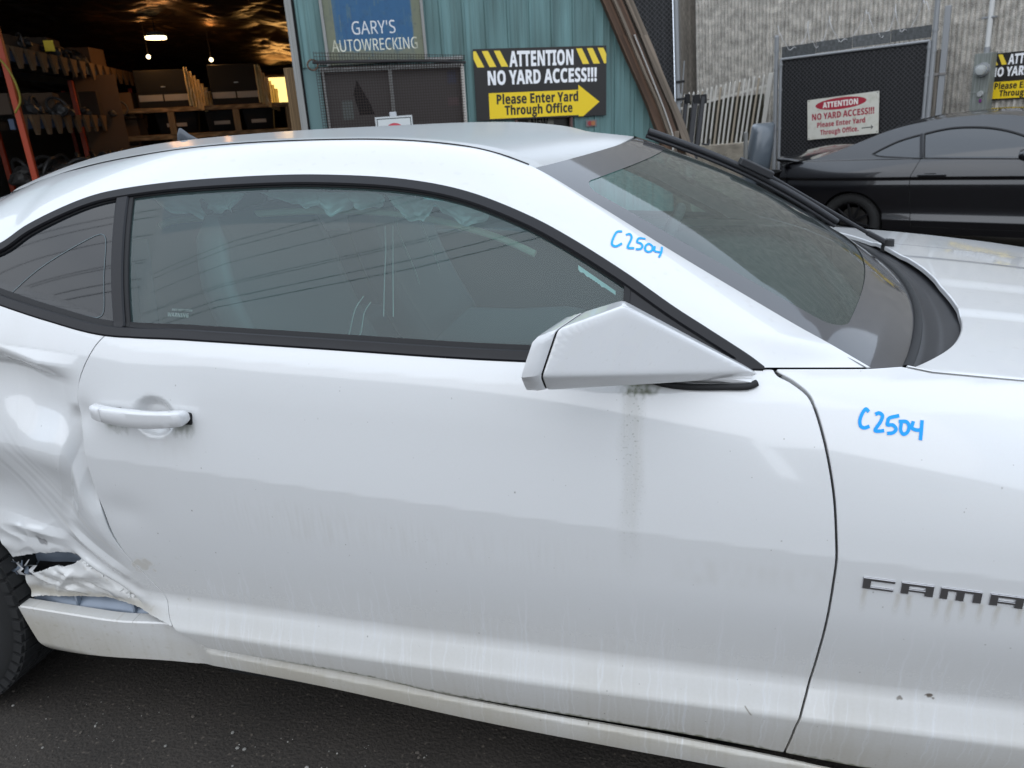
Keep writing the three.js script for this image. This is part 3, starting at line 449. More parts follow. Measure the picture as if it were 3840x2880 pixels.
// ---- door mirror ----
{
  const mirror = new THREE.Group(); mirror.name = 'door_mirror'; door.add(mirror);
  // a hull of flat faces with softly rounded edges, split by the seam of the rear cover
  const ctr = [-0.07, 1.055, 0.975], faceOf = (p, q, r) => { const a = V(...q).sub(V(...p)), n = a.cross(V(...r).sub(V(...p))).normalize(), d = n.dot(V(...p)); return n.dot(V(...ctr)) > d ? [-n.x, -n.y, -n.z, -d] : [n.x, n.y, n.z, d]; };
  const A = [-0.20, 1.012, 1.044], B = [-0.21, 1.048, 1.084], D = [-0.112, 1.129, 0.994], T = [0.106, 0.988, 0.868], C = [-0.19, 1.113, 1.060], H = [-0.092, 1.128, 0.984];
  const faces = [faceOf(B, H, T), faceOf(A, B, T), faceOf(A, [-0.15, 1.008, 0.915], [0.10, 0.974, 0.855]), faceOf(H, [0.108, 0.989, 0.862], [-0.10, 1.124, 0.93]), faceOf(C, D, [-0.128, 1.120, 0.92]), faceOf([-0.15, 1.0, 0.945], [-0.15, 1.1, 0.945], [0.112, 1.0, 0.842])], seam = faceOf(B, C, [-0.168, 1.06, 0.915]);
  const hull = (planes, c, k, n) => {
    const f = (x, y, z) => { let m = -9; const v = planes.map((p) => { const e = p[0] * x + p[1] * y + p[2] * z - p[3]; if (e > m) m = e; return e; }); let s = 0; for (const e of v) s += Math.exp((e - m) / k); return m + k * Math.log(s); };
    const g = mergeVertices(new THREE.IcosahedronGeometry(1, n).deleteAttribute('uv').deleteAttribute('normal'), 1e-5), P = g.attributes.position, nor = new Float32Array(P.count * 3), uv = new Float32Array(P.count * 2);
    for (let i = 0; i < P.count; i++) {
      const d = [P.getX(i), P.getY(i), P.getZ(i)]; let lo = 0, hi = 0.4; for (let q = 0; q < 30; q++) { const m = (lo + hi) / 2; if (f(c[0] + d[0] * m, c[1] + d[1] * m, c[2] + d[2] * m) < 0) lo = m; else hi = m; }
      const x = c[0] + d[0] * lo, y = c[1] + d[1] * lo, z = c[2] + d[2] * lo, e = 5e-4, q = V(f(x + e, y, z) - f(x - e, y, z), f(x, y + e, z) - f(x, y - e, z), f(x, y, z + e) - f(x, y, z - e)).normalize(); P.setXYZ(i, x, y, z); nor.set([q.x, q.y, q.z], i * 3); uv.set([x * 2, y * 2 + z], i * 2);
    }
    g.setAttribute('normal', new THREE.BufferAttribute(nor, 3)); g.setAttribute('uv', new THREE.BufferAttribute(uv, 2)); return g;
  };
  const [sx, sy, sz, sd] = seam, at = (o) => [sx, sy, sz, sd + o], slabC = (o) => { const e = sd + o - (sx * ctr[0] + sy * ctr[1] + sz * ctr[2]); return [ctr[0] + sx * e, ctr[1] + sy * e, ctr[2] + sz * e]; };
  const e1 = V(0, 1, 0).addScaledVector(V(sx, sy, sz), -sy).normalize(), e2 = V(sx, sy, sz).cross(e1), ringAt = (o, ins, k = 0.0017) => { const c = slabC(o), f = (x, y, z) => { let s = 0; for (const p of faces) s += Math.exp((p[0] * x + p[1] * y + p[2] * z - p[3] + ins) / k); return k * Math.log(s); }; return Array.from({ length: 96 }, (_, i) => { const q = i / 96 * 6.28318, d = e1.clone().multiplyScalar(Math.cos(q)).addScaledVector(e2, Math.sin(q)); let lo = 0, hi = 0.25; for (let n = 0; n < 30; n++) { const m = (lo + hi) / 2; if (f(c[0] + d.x * m, c[1] + d.y * m, c[2] + d.z * m) < 0) lo = m; else hi = m; } return [c[0] + d.x * lo, c[1] + d.y * lo, c[2] + d.z * lo]; }); };
  cpart('mirror_shell', hull([...faces, at(0)], ctr, 0.0020, 130), paintTop, mirror);
  cpart('mirror_gap', loft([ringAt(-0.003, 0.0022), ringAt(0.004, 0.0022)]), gapBlack, mirror);
  cpart('mirror_bezel', toCreasedNormals(loft([ringAt(0.0014, 0.0010), ringAt(0.0022, 0.0002), ringAt(0.010, 0), ringAt(0.019, 0.0002), ringAt(0.0225, 0.0016), ringAt(0.0235, 0.005), ringAt(0.019, 0.007)]), 0.6), paintTop, mirror);
  cpart('mirror_glass', loft([ringAt(0.0185, 0.0065), ringAt(0.0195, 0.0065)]), std(0.5, 0.52, 0.54, 0.05, { metalness: 1 }), mirror);
  const foot = [[0.112, 0.974], [0.100, 0.9695], [0.06, 0.9685], [-0.005, 0.9690], [-0.045, 0.974], [-0.078, 0.984]];
  cpart('mirror_gasket', tube(foot.map(([x, y]) => [x, y, S(x, y) + 0.006]), 0.006, 40, 8), rubber, mirror);
  cpart('mirror_foot', toCreasedNormals(loft([[-0.083, 0.986, 0.006, 0.2], [-0.06, 0.980, 0.016, 0.5], [-0.02, 0.974, 0.028, 0.6], [0.03, 0.9735, 0.024, 0.4], [0.07, 0.9735, 0.010, 0.12], [0.103, 0.974, 0.003, 0.05]].map(([x, y, d, h]) => { const z = S(x, y); return [[x, y, z - 0.01], [x, y + 0.002, z + 0.009], [x, y + 0.005 + d * 0.42, z + d], [x, y + 0.006 + 0.016 * h + d * 0.42, z + d], [x, y + 0.008 + 0.042 * h, z - 0.02]]; })), 0.9), paintTop, mirror);
}
// ---- door handle ----
{
  const handle = new THREE.Group(); handle.name = 'handle'; door.add(handle);
  const secs = (x0, x1, n) => Array.from({ length: n + 1 }, (_, i) => {
    const x = mix(x0, x1, i / n), t = (x + 1.157) / 0.2165, yt = mix(0.9075, 0.9015, t), bow = Math.sin(Math.PI * clamp(t)), yb = mix(0.8800, 0.8735, t) - 0.0065 * bow, off = 0.012 + 0.020 * bow ** 0.6, s = S(x, 0.88), th = mix(0.012, 0.010, bow), e = Math.min(1, Math.min(t, 1 - t) / 0.035), k = 0.45 + 0.55 * Math.sqrt(clamp(e));
    const yc = (yt + yb) / 2, hh = (yt - yb) / 2 * k, zc = s + off, out = [];
    for (let q = 0; q < 20; q++) { const a = q / 20 * 2 * Math.PI, c = Math.cos(a), d = Math.sin(a); out.push([x, yc + hh * Math.sign(d) * Math.abs(d) ** 0.28, zc + th * k * Math.sign(c) * Math.abs(c) ** 0.35]); } return out;
  });
  cpart('grip', toCreasedNormals(loft(secs(-1.1205, -0.9405, 30)), 0.8), paintTop, handle);
  cpart('lock_cover', toCreasedNormals(loft(secs(-1.157, -1.1215, 10)), 0.8), paintTop, handle);
  for (const [x, w, y] of [[-1.122, 0.045, 0.8815], [-0.957, 0.033, 0.8790]]) cpart('handle_seat', box(w, 0.026, 0.012, x, y, S(x, y) - 0.002, 0.005), rubber, handle);
}
// ---- the raised letters on the fender ----
const chrome = std(0.50, 0.50, 0.52, 0.30, { metalness: 1 });
{
  const badge = new THREE.Group(); badge.name = 'badge'; car.add(badge);
  const W = 0.0475, H = 0.0205, t = 0.0042, th = 0.0085, shapeOf = (rects) => rects.map(([a, b, w, h]) => { const s = new THREE.Shape([[a, b], [a + w, b], [a + w, b + h], [a, b + h]].map((p) => new THREE.Vector2(...p))); const g = new THREE.ExtrudeGeometry(s, { depth: 0.0026, bevelEnabled: true, bevelThickness: 0.0011, bevelSize: 0.0008, bevelSegments: 2 }); return g; });
  const L = {
    c: [[0, 0, 0.011, H], [0.0115, H - t, W - 0.0115, t], [0.0115, 0, W - 0.0125, t * 0.8]],
    a: [[0, 0, 0.0105, H], [W - 0.011, 0, 0.011, H], [0.011, H - t, W - 0.0225, t], [0.011, 0.0055, W - 0.0225, t * 0.8]],
    m: [[0, 0, 0.010, H], [0.024, 0, 0.0105, H - t], [0.049, 0, 0.011, H], [0.0105, H - t, 0.038, t]],
    r: [[0, 0, 0.0105, H], [W - 0.0105, H * 0.45, 0.0105, H * 0.55], [0.011, H - t, W - 0.022, t], [0.011, 0.0065, W - 0.013, t * 0.8], [W - 0.014, 0, 0.012, 0.006]],
    o: [[0, 0, 0.0105, H], [W - 0.0105, 0, 0.0105, H], [0.011, H - t, W - 0.022, t], [0.011, 0, W - 0.022, t]],
  };
  let x = 0.2965;
  for (const ch of 'camaro') {
    const y = 0.6435 - 0.0625 * (x - 0.2965), g = merge(shapeOf(L[ch])), z0 = S(x + 0.024, y + 0.01), sy = (S(x, y + 0.03) - S(x, y)) / 0.03, sx = (S(x + 0.06, y) - S(x, y)) / 0.06;
    const ex = V(1, -0.0625, sx).normalize(), ey = V(0, 1, sy).normalize(), ez = ex.clone().cross(ey).normalize(); g.applyMatrix4(new THREE.Matrix4().makeBasis(ex, ey, ez).setPosition(x, y, z0 - 0.0005));
    cpart('letter', g, chrome, badge); x += (ch === 'm' ? 0.0735 : 0.0590);
  }
}
// ---- paint-marker numbers on pillar and fender ----
const marker = std(0.0, 0.33, 0.92, 0.6);
const strokes = [[[660, 280], [640, 263], [615, 290], [597, 340], [605, 375], [630, 385], [665, 372]], [[705, 295], [730, 285], [755, 300], [745, 335], [705, 400], [735, 402], [768, 397]], [[872, 298], [800, 318], [792, 340], [790, 358], [830, 360], [850, 385], [830, 408], [788, 415]], [[868, 335], [925, 337], [940, 370], [925, 405], [900, 415], [882, 390], [886, 345]], [[970, 330], [960, 372], [1000, 386], [1035, 378]], [[1030, 322], [1025, 380], [1018, 450]]];
{ // x, y of each stroke in sheet units, laid on the fender
  const m = new THREE.Group(); m.name = 'marker_number'; car.add(m);
  const f = (p) => [0.2730 + (p[0] - 597) * 0.0002170, 0.9375 - (p[1] - 262) * 0.0002215 - (p[0] - 597) * 0.0000060];
  cpart('marker_stroke', strokes.map((s) => ribbon(s.map(f), 0.0026, onSide, 0.0012, 40)), marker, m);
  // the same number on the windscreen pillar: strokes on a small patch laid against the pillar, then pressed onto it
  const st2 = [[[683, 662], [655, 664], [632, 700], [624, 738], [645, 752], [680, 738]], [[705, 685], [728, 678], [737, 700], [715, 752], [712, 765], [748, 771]], [[822, 705], [780, 706], [768, 733], [788, 740], [797, 760], [785, 776], [758, 778]], [[838, 738], [816, 758], [812, 785], [830, 796], [852, 785], [856, 755], [838, 738]], [[872, 755], [868, 790], [905, 797]], [[918, 755], [905, 800], [888, 832]]];
  const A = [-0.1386, 1.1954, 0.6971], B = [0.0823, -0.0317, -0.0183], C = [0.0008, -0.0201, 0.0380];
  const onPillar = (zx, zy, off) => {
    const dx = zx - 650, dy = zy - 665, det = 268 * 87 + 10 * 90, s = (dx * 87 + dy * 10) / det, t = (268 * dy - 90 * dx) / det, p = [0, 1, 2].map((k) => A[k] + s * B[k] + t * C[k]);
    let u = 0.82, v = 0.5, hu = 0.08, hv = 0.3; const D = (a, b) => { const q = frameP(clamp(a), clamp(b)); return (q[0] - p[0]) ** 2 + (q[1] - p[1]) ** 2 + (q[2] - p[2]) ** 2; };
    for (let k = 0; k < 26; k++) { let best = D(u, v), bu = u, bv = v; for (const [i, j] of [[1, 0], [-1, 0], [0, 1], [0, -1], [1, 1], [-1, -1]]) { const d = D(u + i * hu, v + j * hv); if (d < best) { best = d; bu = u + i * hu; bv = v + j * hv; } } if (bu === u && bv === v) { hu *= 0.55; hv *= 0.55; } u = bu; v = bv; }
    const q = frameP(u, v), a = frameP(u + 0.002, v), b = frameP(u, v + 0.02), n = V(a[0] - q[0], a[1] - q[1], a[2] - q[2]).cross(V(b[0] - q[0], b[1] - q[1], b[2] - q[2])).normalize(); return [q[0] + n.x * off, q[1] + n.y * off, q[2] + n.z * off];
  };
  const m2 = new THREE.Group(); m2.name = 'marker_number'; car.add(m2); cpart('marker_stroke', st2.map((q) => ribbon(q, 6.2, onPillar, 0.0012, 26)), marker, m2);
}

// ---- wheels ----
const tyreMat = std(0.014, 0.014, 0.014, 0.85), rimMat = std(0.02, 0.02, 0.022, 0.4, { metalness: 0.6 });
function makeWheel(parent, x, y, z, R, side, spokes) {
  const w = new THREE.Group(); w.name = 'wheel'; parent.add(w); w.position.set(x, y, z); w.rotation.y = side > 0 ? 0 : Math.PI;
  const prof = [[0.245, 0.105], [0.262, 0.128], [0.30, 0.136], [0.335, 0.132], [0.352, 0.118], [0.360, 0.09], [0.362, 0], [0.360, -0.09], [0.352, -0.118], [0.335, -0.132], [0.262, -0.12], [0.245, -0.1]].map(([r, h]) => new THREE.Vector2(r * R / 0.362, h));
  const tg = new THREE.LatheGeometry(prof, 72); tg.rotateX(Math.PI / 2); part('tyre', tg, tyreMat, w);
  const bl = []; for (let k = 0; k < 60; k++) for (const [zz, sh] of [[-0.1, 0], [-0.035, 0.5], [0.035, 0], [0.095, 0.5]]) { const a = (k + sh) / 60 * 2 * Math.PI, g = new THREE.BoxGeometry(0.030, 0.012, 0.052); g.translate(0, R * 0.996 + 0.001, 0); g.rotateZ(a); g.translate(0, 0, zz); bl.push(g); }
  for (let k = 0; k < 60; k++) { const g = new THREE.BoxGeometry(0.026, 0.026, 0.012); g.translate(0, R * 0.965, 0.122); g.rotateZ((k + 0.25) / 60 * 2 * Math.PI); bl.push(g); }
  part('tread', bl, tyreMat, w).userData.kind = 'stuff';
  const rg = new THREE.LatheGeometry([[0.20, -0.08], [0.225, 0.05], [0.246, 0.108], [0.256, 0.114], [0.256, 0.118], [0.244, 0.118], [0.232, 0.095], [0.215, 0.05], [0.19, -0.08]].map(([r, h]) => new THREE.Vector2(r * R / 0.362, h)), 60); rg.rotateX(Math.PI / 2); part('rim', rg, rimMat, w);
  for (let k = 0; k < spokes; k++) { const a = k / spokes * 2 * Math.PI, q = a + (k % 2 ? 0.16 : -0.16); part('spoke', plank([0.05 * Math.cos(a), 0.05 * Math.sin(a), 0.075], [0.238 * R / 0.362 * Math.cos(q), 0.238 * R / 0.362 * Math.sin(q), 0.095], 0.024, 0.02, [0, 0, 1], 0.006), rimMat, w); }
  const h = new THREE.CylinderGeometry(0.055, 0.062, 0.03, 24); h.rotateX(Math.PI / 2); h.translate(0, 0, 0.078); part('hub', h, rimMat, w);
  const d = new THREE.CylinderGeometry(0.17, 0.17, 0.02, 32); d.rotateX(Math.PI / 2); d.translate(0, 0, 0.0); part('brake_disc', d, std(0.1, 0.095, 0.09, 0.5, { metalness: 0.8 }), w);
  return w;
}
for (const [i, [x, y]] of WHEELS.entries()) for (const s of [1, -1]) { const w = makeWheel(car, x - carX, y, s * (i ? 0.80 : 0.815), 0.362, s, 10); }
// ---- far side, tail, underside, and the cabin ----
cpart('far_side_panel', sheet((x, y) => [x, y, -S(x, y)], [-2.5, 1.8, 170], [0.18, 1.17, 50], (x, y) => Math.max(sdBelt(x, y), x > 0.13 ? y - topEdge(x)[1] : -1, -circ(-1.9, 0.37, 0.385)(x, y), -circ(WHEELS[1][0], WHEELS[1][1], 0.385)(x, y), 0.25 - 0.06 * (x + 0.9) - 0.06 - y), { rim: 0.01, flip: true, uv: (x, y) => [x, y] }), paintTop);
{ const g = pillar.geometry.clone(); g.scale(1, 1, -1); const i = g.index.array; for (let k = 0; k < i.length; k += 3) { const t = i[k]; i[k] = i[k + 1]; i[k + 1] = t; } const n = g.attributes.normal; for (let k = 0; k < n.count; k++) n.setXYZ(k, n.getX(k), n.getY(k), n.getZ(k)); part('far_roof_frame', g, paintTop, car); }
cpart('far_window', sheet((x, y) => [x, y, -S(x, y) + 0.012], [-1.2, 0.1, 60], upV, (x, y) => Math.max(sdOpening(x, y) + 0.012, divR(y)[1] - 0.004 - x), { rim: 0, flip: true }), glass);
cpart('far_quarter_window', sheet((x, y) => [x, y, -S(x, y) + 0.010], [-1.62, -1.1, 40], upV, (x, y) => Math.max(sdOpening(x, y) + 0.012, x - divL(y)[1]), { rim: 0, flip: true }), darkGlass);
cpart('far_window_trim', sheet((x, y) => [x, y, -S(x, y)], upU, upV, (x, y) => Math.max(sdOpening(x, y), Math.min(-(sdOpening(x, y) + 0.022), Math.max(-sdDivider(x, y), 0) * 0 + 1)), { rim: 0, flip: true }), blackGloss);
cpart('rear_window', sheet((x, z) => [x, mix(mix(1.362, 1.09, smooth(-1.50, -2.40, x) * 0.6 + (-1.6 - x) / 0.75 * 0.4), topAt(x)[1] - 0.01, (z / 0.585) ** 2), -z], [-2.35, -1.60, 40], [-0.56, 0.56, 30], null, { rim: 0 }), darkGlass);
cpart('boot_lid', sheet((x, z) => [x, 1.115 - 0.04 * z * z - 0.06 * (x + 2.35) ** 2, -z], [-2.72, -2.33, 30], [-0.84, 0.84, 40], (x, z) => Math.max(Math.abs(z) - 0.80, -2.69 + 0.12 * (Math.abs(z) / 0.8) ** 3 - x), { rim: 0.02 }), paintTop);
cpart('rear_bumper', [loft(Array.from({ length: 21 }, (_, i) => { const z = mix(-0.862, 0.862, i / 20), x = -2.68 + 0.15 * (Math.abs(z) / 0.862) ** 3; return [[x + 0.06, 1.112, z], [x, 1.09, z], [x - 0.03, 0.85, z], [x - 0.05, 0.6, z], [x - 0.02, 0.34, z], [x + 0.12, 0.30, z]]; }), false, false)], paintTop);
for (const z of [-0.62, -0.38, 0.38, 0.62]) cpart('tail_lamp', box(0.04, 0.13, 0.19, -2.70, 0.93, z, 0.03), phys(0.25, 0.01, 0.01, { roughness: 0.2, clearcoat: 1 }));
cpart('front_bumper', [loft(Array.from({ length: 21 }, (_, i) => { const z = mix(-0.84, 0.84, i / 20), x = 1.93 - 0.22 * (Math.abs(z) / 0.84) ** 2.6; return [[x - 0.06, hoodY(x - 0.06, Math.min(0.8, Math.abs(z))) - 0.012, z], [x - 0.02, 0.72, z], [x + 0.03, 0.6, z], [x + 0.04, 0.42, z], [x, 0.22, z], [x - 0.15, 0.18, z]]; }), false, false)], paintTop);
cpart('grille', box(0.03, 0.13, 1.0, 1.945, 0.60, 0, 0.02), rubber);
for (const z of [-0.62, 0.62]) cpart('headlamp', box(0.08, 0.12, 0.26, 1.84, 0.63, z, 0.04), phys(0.7, 0.72, 0.75, { roughness: 0.1, clearcoat: 1 }));
cpart('underbody', [box(4.2, 0.05, 1.5, -0.4, 0.24, 0, 0.02), box(2.2, 0.22, 1.72, -0.45, 0.33, 0, 0.02)], gapBlack);
const trim1 = std(0.035, 0.035, 0.037, 0.8), cloth = std(0.05, 0.05, 0.054, 0.95), leather = std(0.065, 0.065, 0.068, 0.6), airbagCloth = std(0.85, 0.85, 0.82, 0.95);
cpart('cabin_floor', [box(2.6, 0.03, 1.6, -0.6, 0.46, 0, 0.01), box(2.2, 0.5, 0.05, -0.6, 0.72, -0.82, 0.02), box(1.2, 0.44, 0.03, -0.55, 0.70, 0.80, 0.01), box(0.06, 0.85, 1.5, -1.75, 0.75, 0, 0.02), box(0.05, 0.6, 1.5, 0.36, 0.68, 0, 0.02)], trim1);
cpart('headliner', sheet((x, z) => { const p = roofP(x, z); return [p[0], p[1] - 0.03, -z]; }, [-1.6, -0.22, 40], [-0.55, 0.55, 30], (x, z) => x - headX(z) + 0.05, { rim: 0 }), std(0.42, 0.42, 0.40, 0.95));
function seat(x, z, name) {
  const s = new THREE.Group(); s.name = name; car.add(s);
  const cush = loft([[-0.26, 0.05], [-0.22, 0.09], [0.0, 0.085], [0.2, 0.1], [0.27, 0.09], [0.29, 0.04]].map(([a, h]) => Array.from({ length: 16 }, (_, i) => { const q = i / 16 * 2 * Math.PI, c = Math.cos(q), d = Math.sin(q); return [x + a, 0.62 + h * Math.sign(d) * Math.abs(d) ** 0.6 + 0.02 * Math.abs(c) ** 6, z + 0.26 * Math.sign(c) * Math.abs(c) ** 0.5]; })));
  cpart('cushion', cush, leather, s);
  const back = loft(Array.from({ length: 12 }, (_, k) => { const t = k / 11, y = 0.66 + 0.56 * t, cx = x - 0.22 - 0.20 * t - 0.04 * Math.sin(t * 3), w = t < 0.75 ? 0.26 : mix(0.26, 0.20, (t - 0.75) / 0.25), d = 0.085 * (1 - 0.35 * t) * (k === 0 || k === 11 ? 0.4 : 1); return Array.from({ length: 20 }, (_, i) => { const q = i / 20 * 2 * Math.PI, c = Math.cos(q), e = Math.sin(q); return [cx + d * Math.sign(e) * Math.abs(e) ** 0.6 + 0.045 * Math.abs(c) ** 5, y, z + w * Math.sign(c) * Math.abs(c) ** 0.5]; }); }));
  cpart('backrest', back, leather, s);
  const head = loft(Array.from({ length: 8 }, (_, k) => { const t = k / 7, y = 1.20 + 0.15 * t, w = 0.13 * (1 - 0.5 * Math.abs(t - 0.5) ** 2 * 2), d = 0.055 * Math.sin(Math.PI * mix(0.15, 0.85, t)); return Array.from({ length: 16 }, (_, i) => { const q = i / 16 * 2 * Math.PI, c = Math.cos(q), e = Math.sin(q); return [x - 0.46 + d * e, y, z + w * Math.sign(c) * Math.abs(c) ** 0.6]; }); }));
  cpart('headrest', head, leather, s);
  for (const k of [-0.11, 0.11]) if (z < 0) cpart('stitching', tube([[x - 0.335, 0.74, z + k], [x - 0.365, 0.9, z + k], [x - 0.415, 1.05, z + k], [x - 0.425, 1.16, z + k * 0.9]].map((p) => [p[0] + 0.10, p[1], p[2]]), 0.0016, 30, 5), std(0.5, 0.5, 0.48, 0.8), s);
}
seat(-0.66, -0.40, 'driver_seat'); seat(-0.66, 0.40, 'passenger_seat');
{ const s = new THREE.Group(); s.name = 'rear_bench'; car.add(s); cpart('cushion', box(0.5, 0.16, 1.2, -1.38, 0.64, 0, 0.05), leather, s); cpart('backrest', (() => { const g = box(0.14, 0.6, 1.2, 0, 0, 0, 0.06); g.rotateZ(0.35); g.translate(-1.66, 0.92, 0); return g; })(), leather, s); }
cpart('dashboard', loft(Array.from({ length: 13 }, (_, k) => { const z = mix(-0.74, 0.74, k / 12), b = 0.40 - 0.14 * (z / 0.74) ** 2; return [[b, 0.955, z], [b - 0.30, 0.965 + 0.02 * Math.exp(-(((z + 0.38) / 0.18) ** 2)), z], [b - 0.40, 0.935, z], [b - 0.40, 0.78, z], [b - 0.30, 0.62, z], [b, 0.62, z]]; })), std(0.03, 0.03, 0.031, 0.75));
{ const g = new THREE.TorusGeometry(0.18, 0.016, 12, 40); g.rotateY(Math.PI / 2); g.rotateZ(-0.45); g.translate(-0.12, 0.93, -0.40); cpart('steering_wheel', [g, bar([-0.12, 0.93, -0.40], [0.08, 0.86, -0.40], 0.03), box(0.03, 0.11, 0.13, -0.12, 0.93, -0.40, 0.02)], leather); }
{ // burst curtain airbag hanging in shreds inside the near window, and the pale trim rail below it
  const rail = [[-1.32, 1.180, 0.44], [-1.3005, 1.1898, 0.43], [-1.1506, 1.1993, 0.42], [-0.8692, 1.2094, 0.42], [-0.6793, 1.1987, 0.42], [-0.5217, 1.1665, 0.42], [-0.4125, 1.1335, 0.43], [-0.348, 1.1065, 0.44]];
  cpart('door_frame_trim', tube(rail, 0.0085, 70, 8), std(0.62, 0.60, 0.47, 0.8));
  const topB = lerpCurve([[-1.3, 1.262], [-1.0, 1.268], [-0.7, 1.262], [-0.5, 1.235], [-0.4, 1.212]]);
  const hang = (x0, x1, drop, ph, skew) => sheet((u, v) => { const x = mix(x0, x1, u), d = drop * (0.25 + 0.75 * Math.sin(Math.PI * clamp(u + skew)) ** 0.8 + 0.25 * N(u * 5, ph, 2)), fold = 0.012 * Math.sin(u * 8 + ph) + 0.010 * N(u * 6, v * 4, ph); return [x + 0.012 * v * Math.sin(ph) + 0.006 * N(u * 5, v * 5, ph), topB(x)[1] - d * v, 0.535 + fold * (0.3 + v) - 0.03 * v]; }, [0, 1, 40], [0, 1, 16], null, { rim: 0, eu: 4, ev: 4 });
  for (const [x0, x1, d, p, k] of [[-1.25, -1.05, 0.060, 1, 0], [-1.12, -1.02, 0.045, 2.6, 0.1], [-0.96, -0.80, 0.036, 2.2, 0], [-0.86, -0.72, 0.050, 4, 0], [-0.76, -0.66, 0.042, 5.5, 0], [-0.655, -0.555, 0.058, 7, 0.05], [-0.555, -0.44, 0.052, 9, 0]]) cpart('hanging_airbag', hang(x0, x1, d, p, k), airbagCloth);
  cpart('pillar_rag', sheet((u, v) => [mix(-0.205, -0.135, u), mix(1.142, 1.096, u) - v * (0.008 + 0.010 * Math.abs(N(u * 7, 3))), 0.735 + 0.01 * u], [0, 1, 30], [0, 1, 4], null, { rim: 0, eu: 4, ev: 4 }), airbagCloth);
  for (const l of [[[-0.772, 0.93, 0.36], [-0.7653, 1.0067, 0.35], [-0.7518, 1.0945, 0.35], [-0.745, 1.16, 0.35]], [[-0.745, 0.93, 0.36], [-0.742, 1.0, 0.35], [-0.7294, 1.1189, 0.35], [-0.725, 1.16, 0.35]], [[-0.885, 0.86, 0.36], [-0.8731, 0.8871, 0.36], [-0.85, 0.95, 0.355], [-0.8262, 0.9805, 0.35]], [[-0.855, 0.86, 0.36], [-0.8419, 0.8844, 0.36], [-0.826, 0.94, 0.355], [-0.808, 0.965, 0.35]]]) cpart('seat_thread', tube(l, 0.0011, 24, 5), std(0.7, 0.7, 0.66, 0.8));
  cpart('belt', plank([-1.20, 0.60, 0.74], [-1.22, 1.18, 0.64], 0.045, 0.002, [0, 0, 1], 0), trim1); cpart('belt', plank([-1.20, 0.60, -0.74], [-1.22, 1.18, -0.64], 0.045, 0.002, [0, 0, 1], 0), trim1);
}
{ // small pale print in the corner of the door window
  const font = await new FontLoader().loadAsync('fonts/droid/droid_sans_bold.typeface.json'), lay = (str, h, x, y) => { const g = new TextGeometry(str, { font, size: h, depth: 0.0001, curveSegments: 3, bevelEnabled: false }), p = g.attributes.position; for (let i = 0; i < p.count; i++) { const X = x + p.getX(i), Y = y + p.getY(i) - 0.03 * p.getX(i); p.setXYZ(i, X, Y, S(X, Y) - 0.0112); } g.computeVertexNormals(); return g; };
  const mm = std(0.42, 0.52, 0.50, 0.8); cpart('printed_warning', [lay('WARNING', 0.0072, -1.012, 1.0640), lay('ANTI THEFT SYSTEM', 0.0036, -1.004, 1.0745)], mm, doorGlass);
}

// ================= the teal metal building with the open parts store =================
const TH = THREE.MathUtils.degToRad(26), FX = [Math.cos(TH), -Math.sin(TH)], F0 = [-1.4654, -5.2240];
const F = (a, y, b = 0) => [F0[0] + a * FX[0] - b * Math.sin(TH), y, F0[1] + a * FX[1] - b * Math.cos(TH)];   // a along the front, b metres behind it
const fthing = (name, label, cat, a, y, b = 0, turn = 0, group) => thing(name, label, cat, F(a, y, b), TH + turn, group);
const streak = pixels(512, 512, (a, b) => { const n = fbm(a * 14, b * 2, 1, 4), s = Math.max(0, N(a * 60, b * 2.5, 3)), k = clamp(0.5 + 0.5 * n - 0.35 * s + 0.15 * N(a * 8, b * 8, 9)); return [mix(0.55, 1.0, k), mix(0.55, 1.0, k), mix(0.53, 1.0, k)]; }, true);
const tealMat = std(0.20, 0.37, 0.375, 0.55, { map: streak });
const whiteTrim = std(0.50, 0.50, 0.49, 0.6, { map: streak });
const woodTex = (s) => pixels(256, 512, (a, b) => { const g = N(a * 26 + 2 * fbm(a * 3, b * 2, s), b * 1.6, s), k = clamp(0.55 + 0.5 * g + 0.35 * fbm(a * 8, b * 3, s + 4)); return [mix(0.4, 1, k), mix(0.4, 0.98, k), mix(0.38, 0.95, k)]; }, true);
const wt = woodTex(3);
const oldWood = std(0.19, 0.115, 0.08, 0.85, { map: wt }), greyWood = std(0.36, 0.30, 0.25, 0.9, { map: wt }), newWood = std(0.42, 0.28, 0.15, 0.8, { map: wt });
const bldg = fthing('metal_building', 'teal ribbed metal building with an open parts store and curved timber edge', 'building', 0, 0);
const archA = lerpCurve([[0, 1.50], [0.5, 1.40], [0.93, 1.27], [1.41, 1.07], [1.79, 0.875], [2.31, 0.62], [2.8, 0.36], [3.3, 0.06], [3.9, -0.38], [4.6, -1.05], [5.3, -1.95], [5.8, -3.0], [5.95, -3.4]]);
const archTop = (a) => { let lo = 0, hi = 5.95; for (let k = 0; k < 30; k++) { const m = (lo + hi) / 2; if (archA(m)[1] > a) lo = m; else hi = m; } return lo; };
const WIN = [-1.965, -0.705, 1.02, 1.83], DOORW = [-0.23, 0.32, 0.3, 1.315];
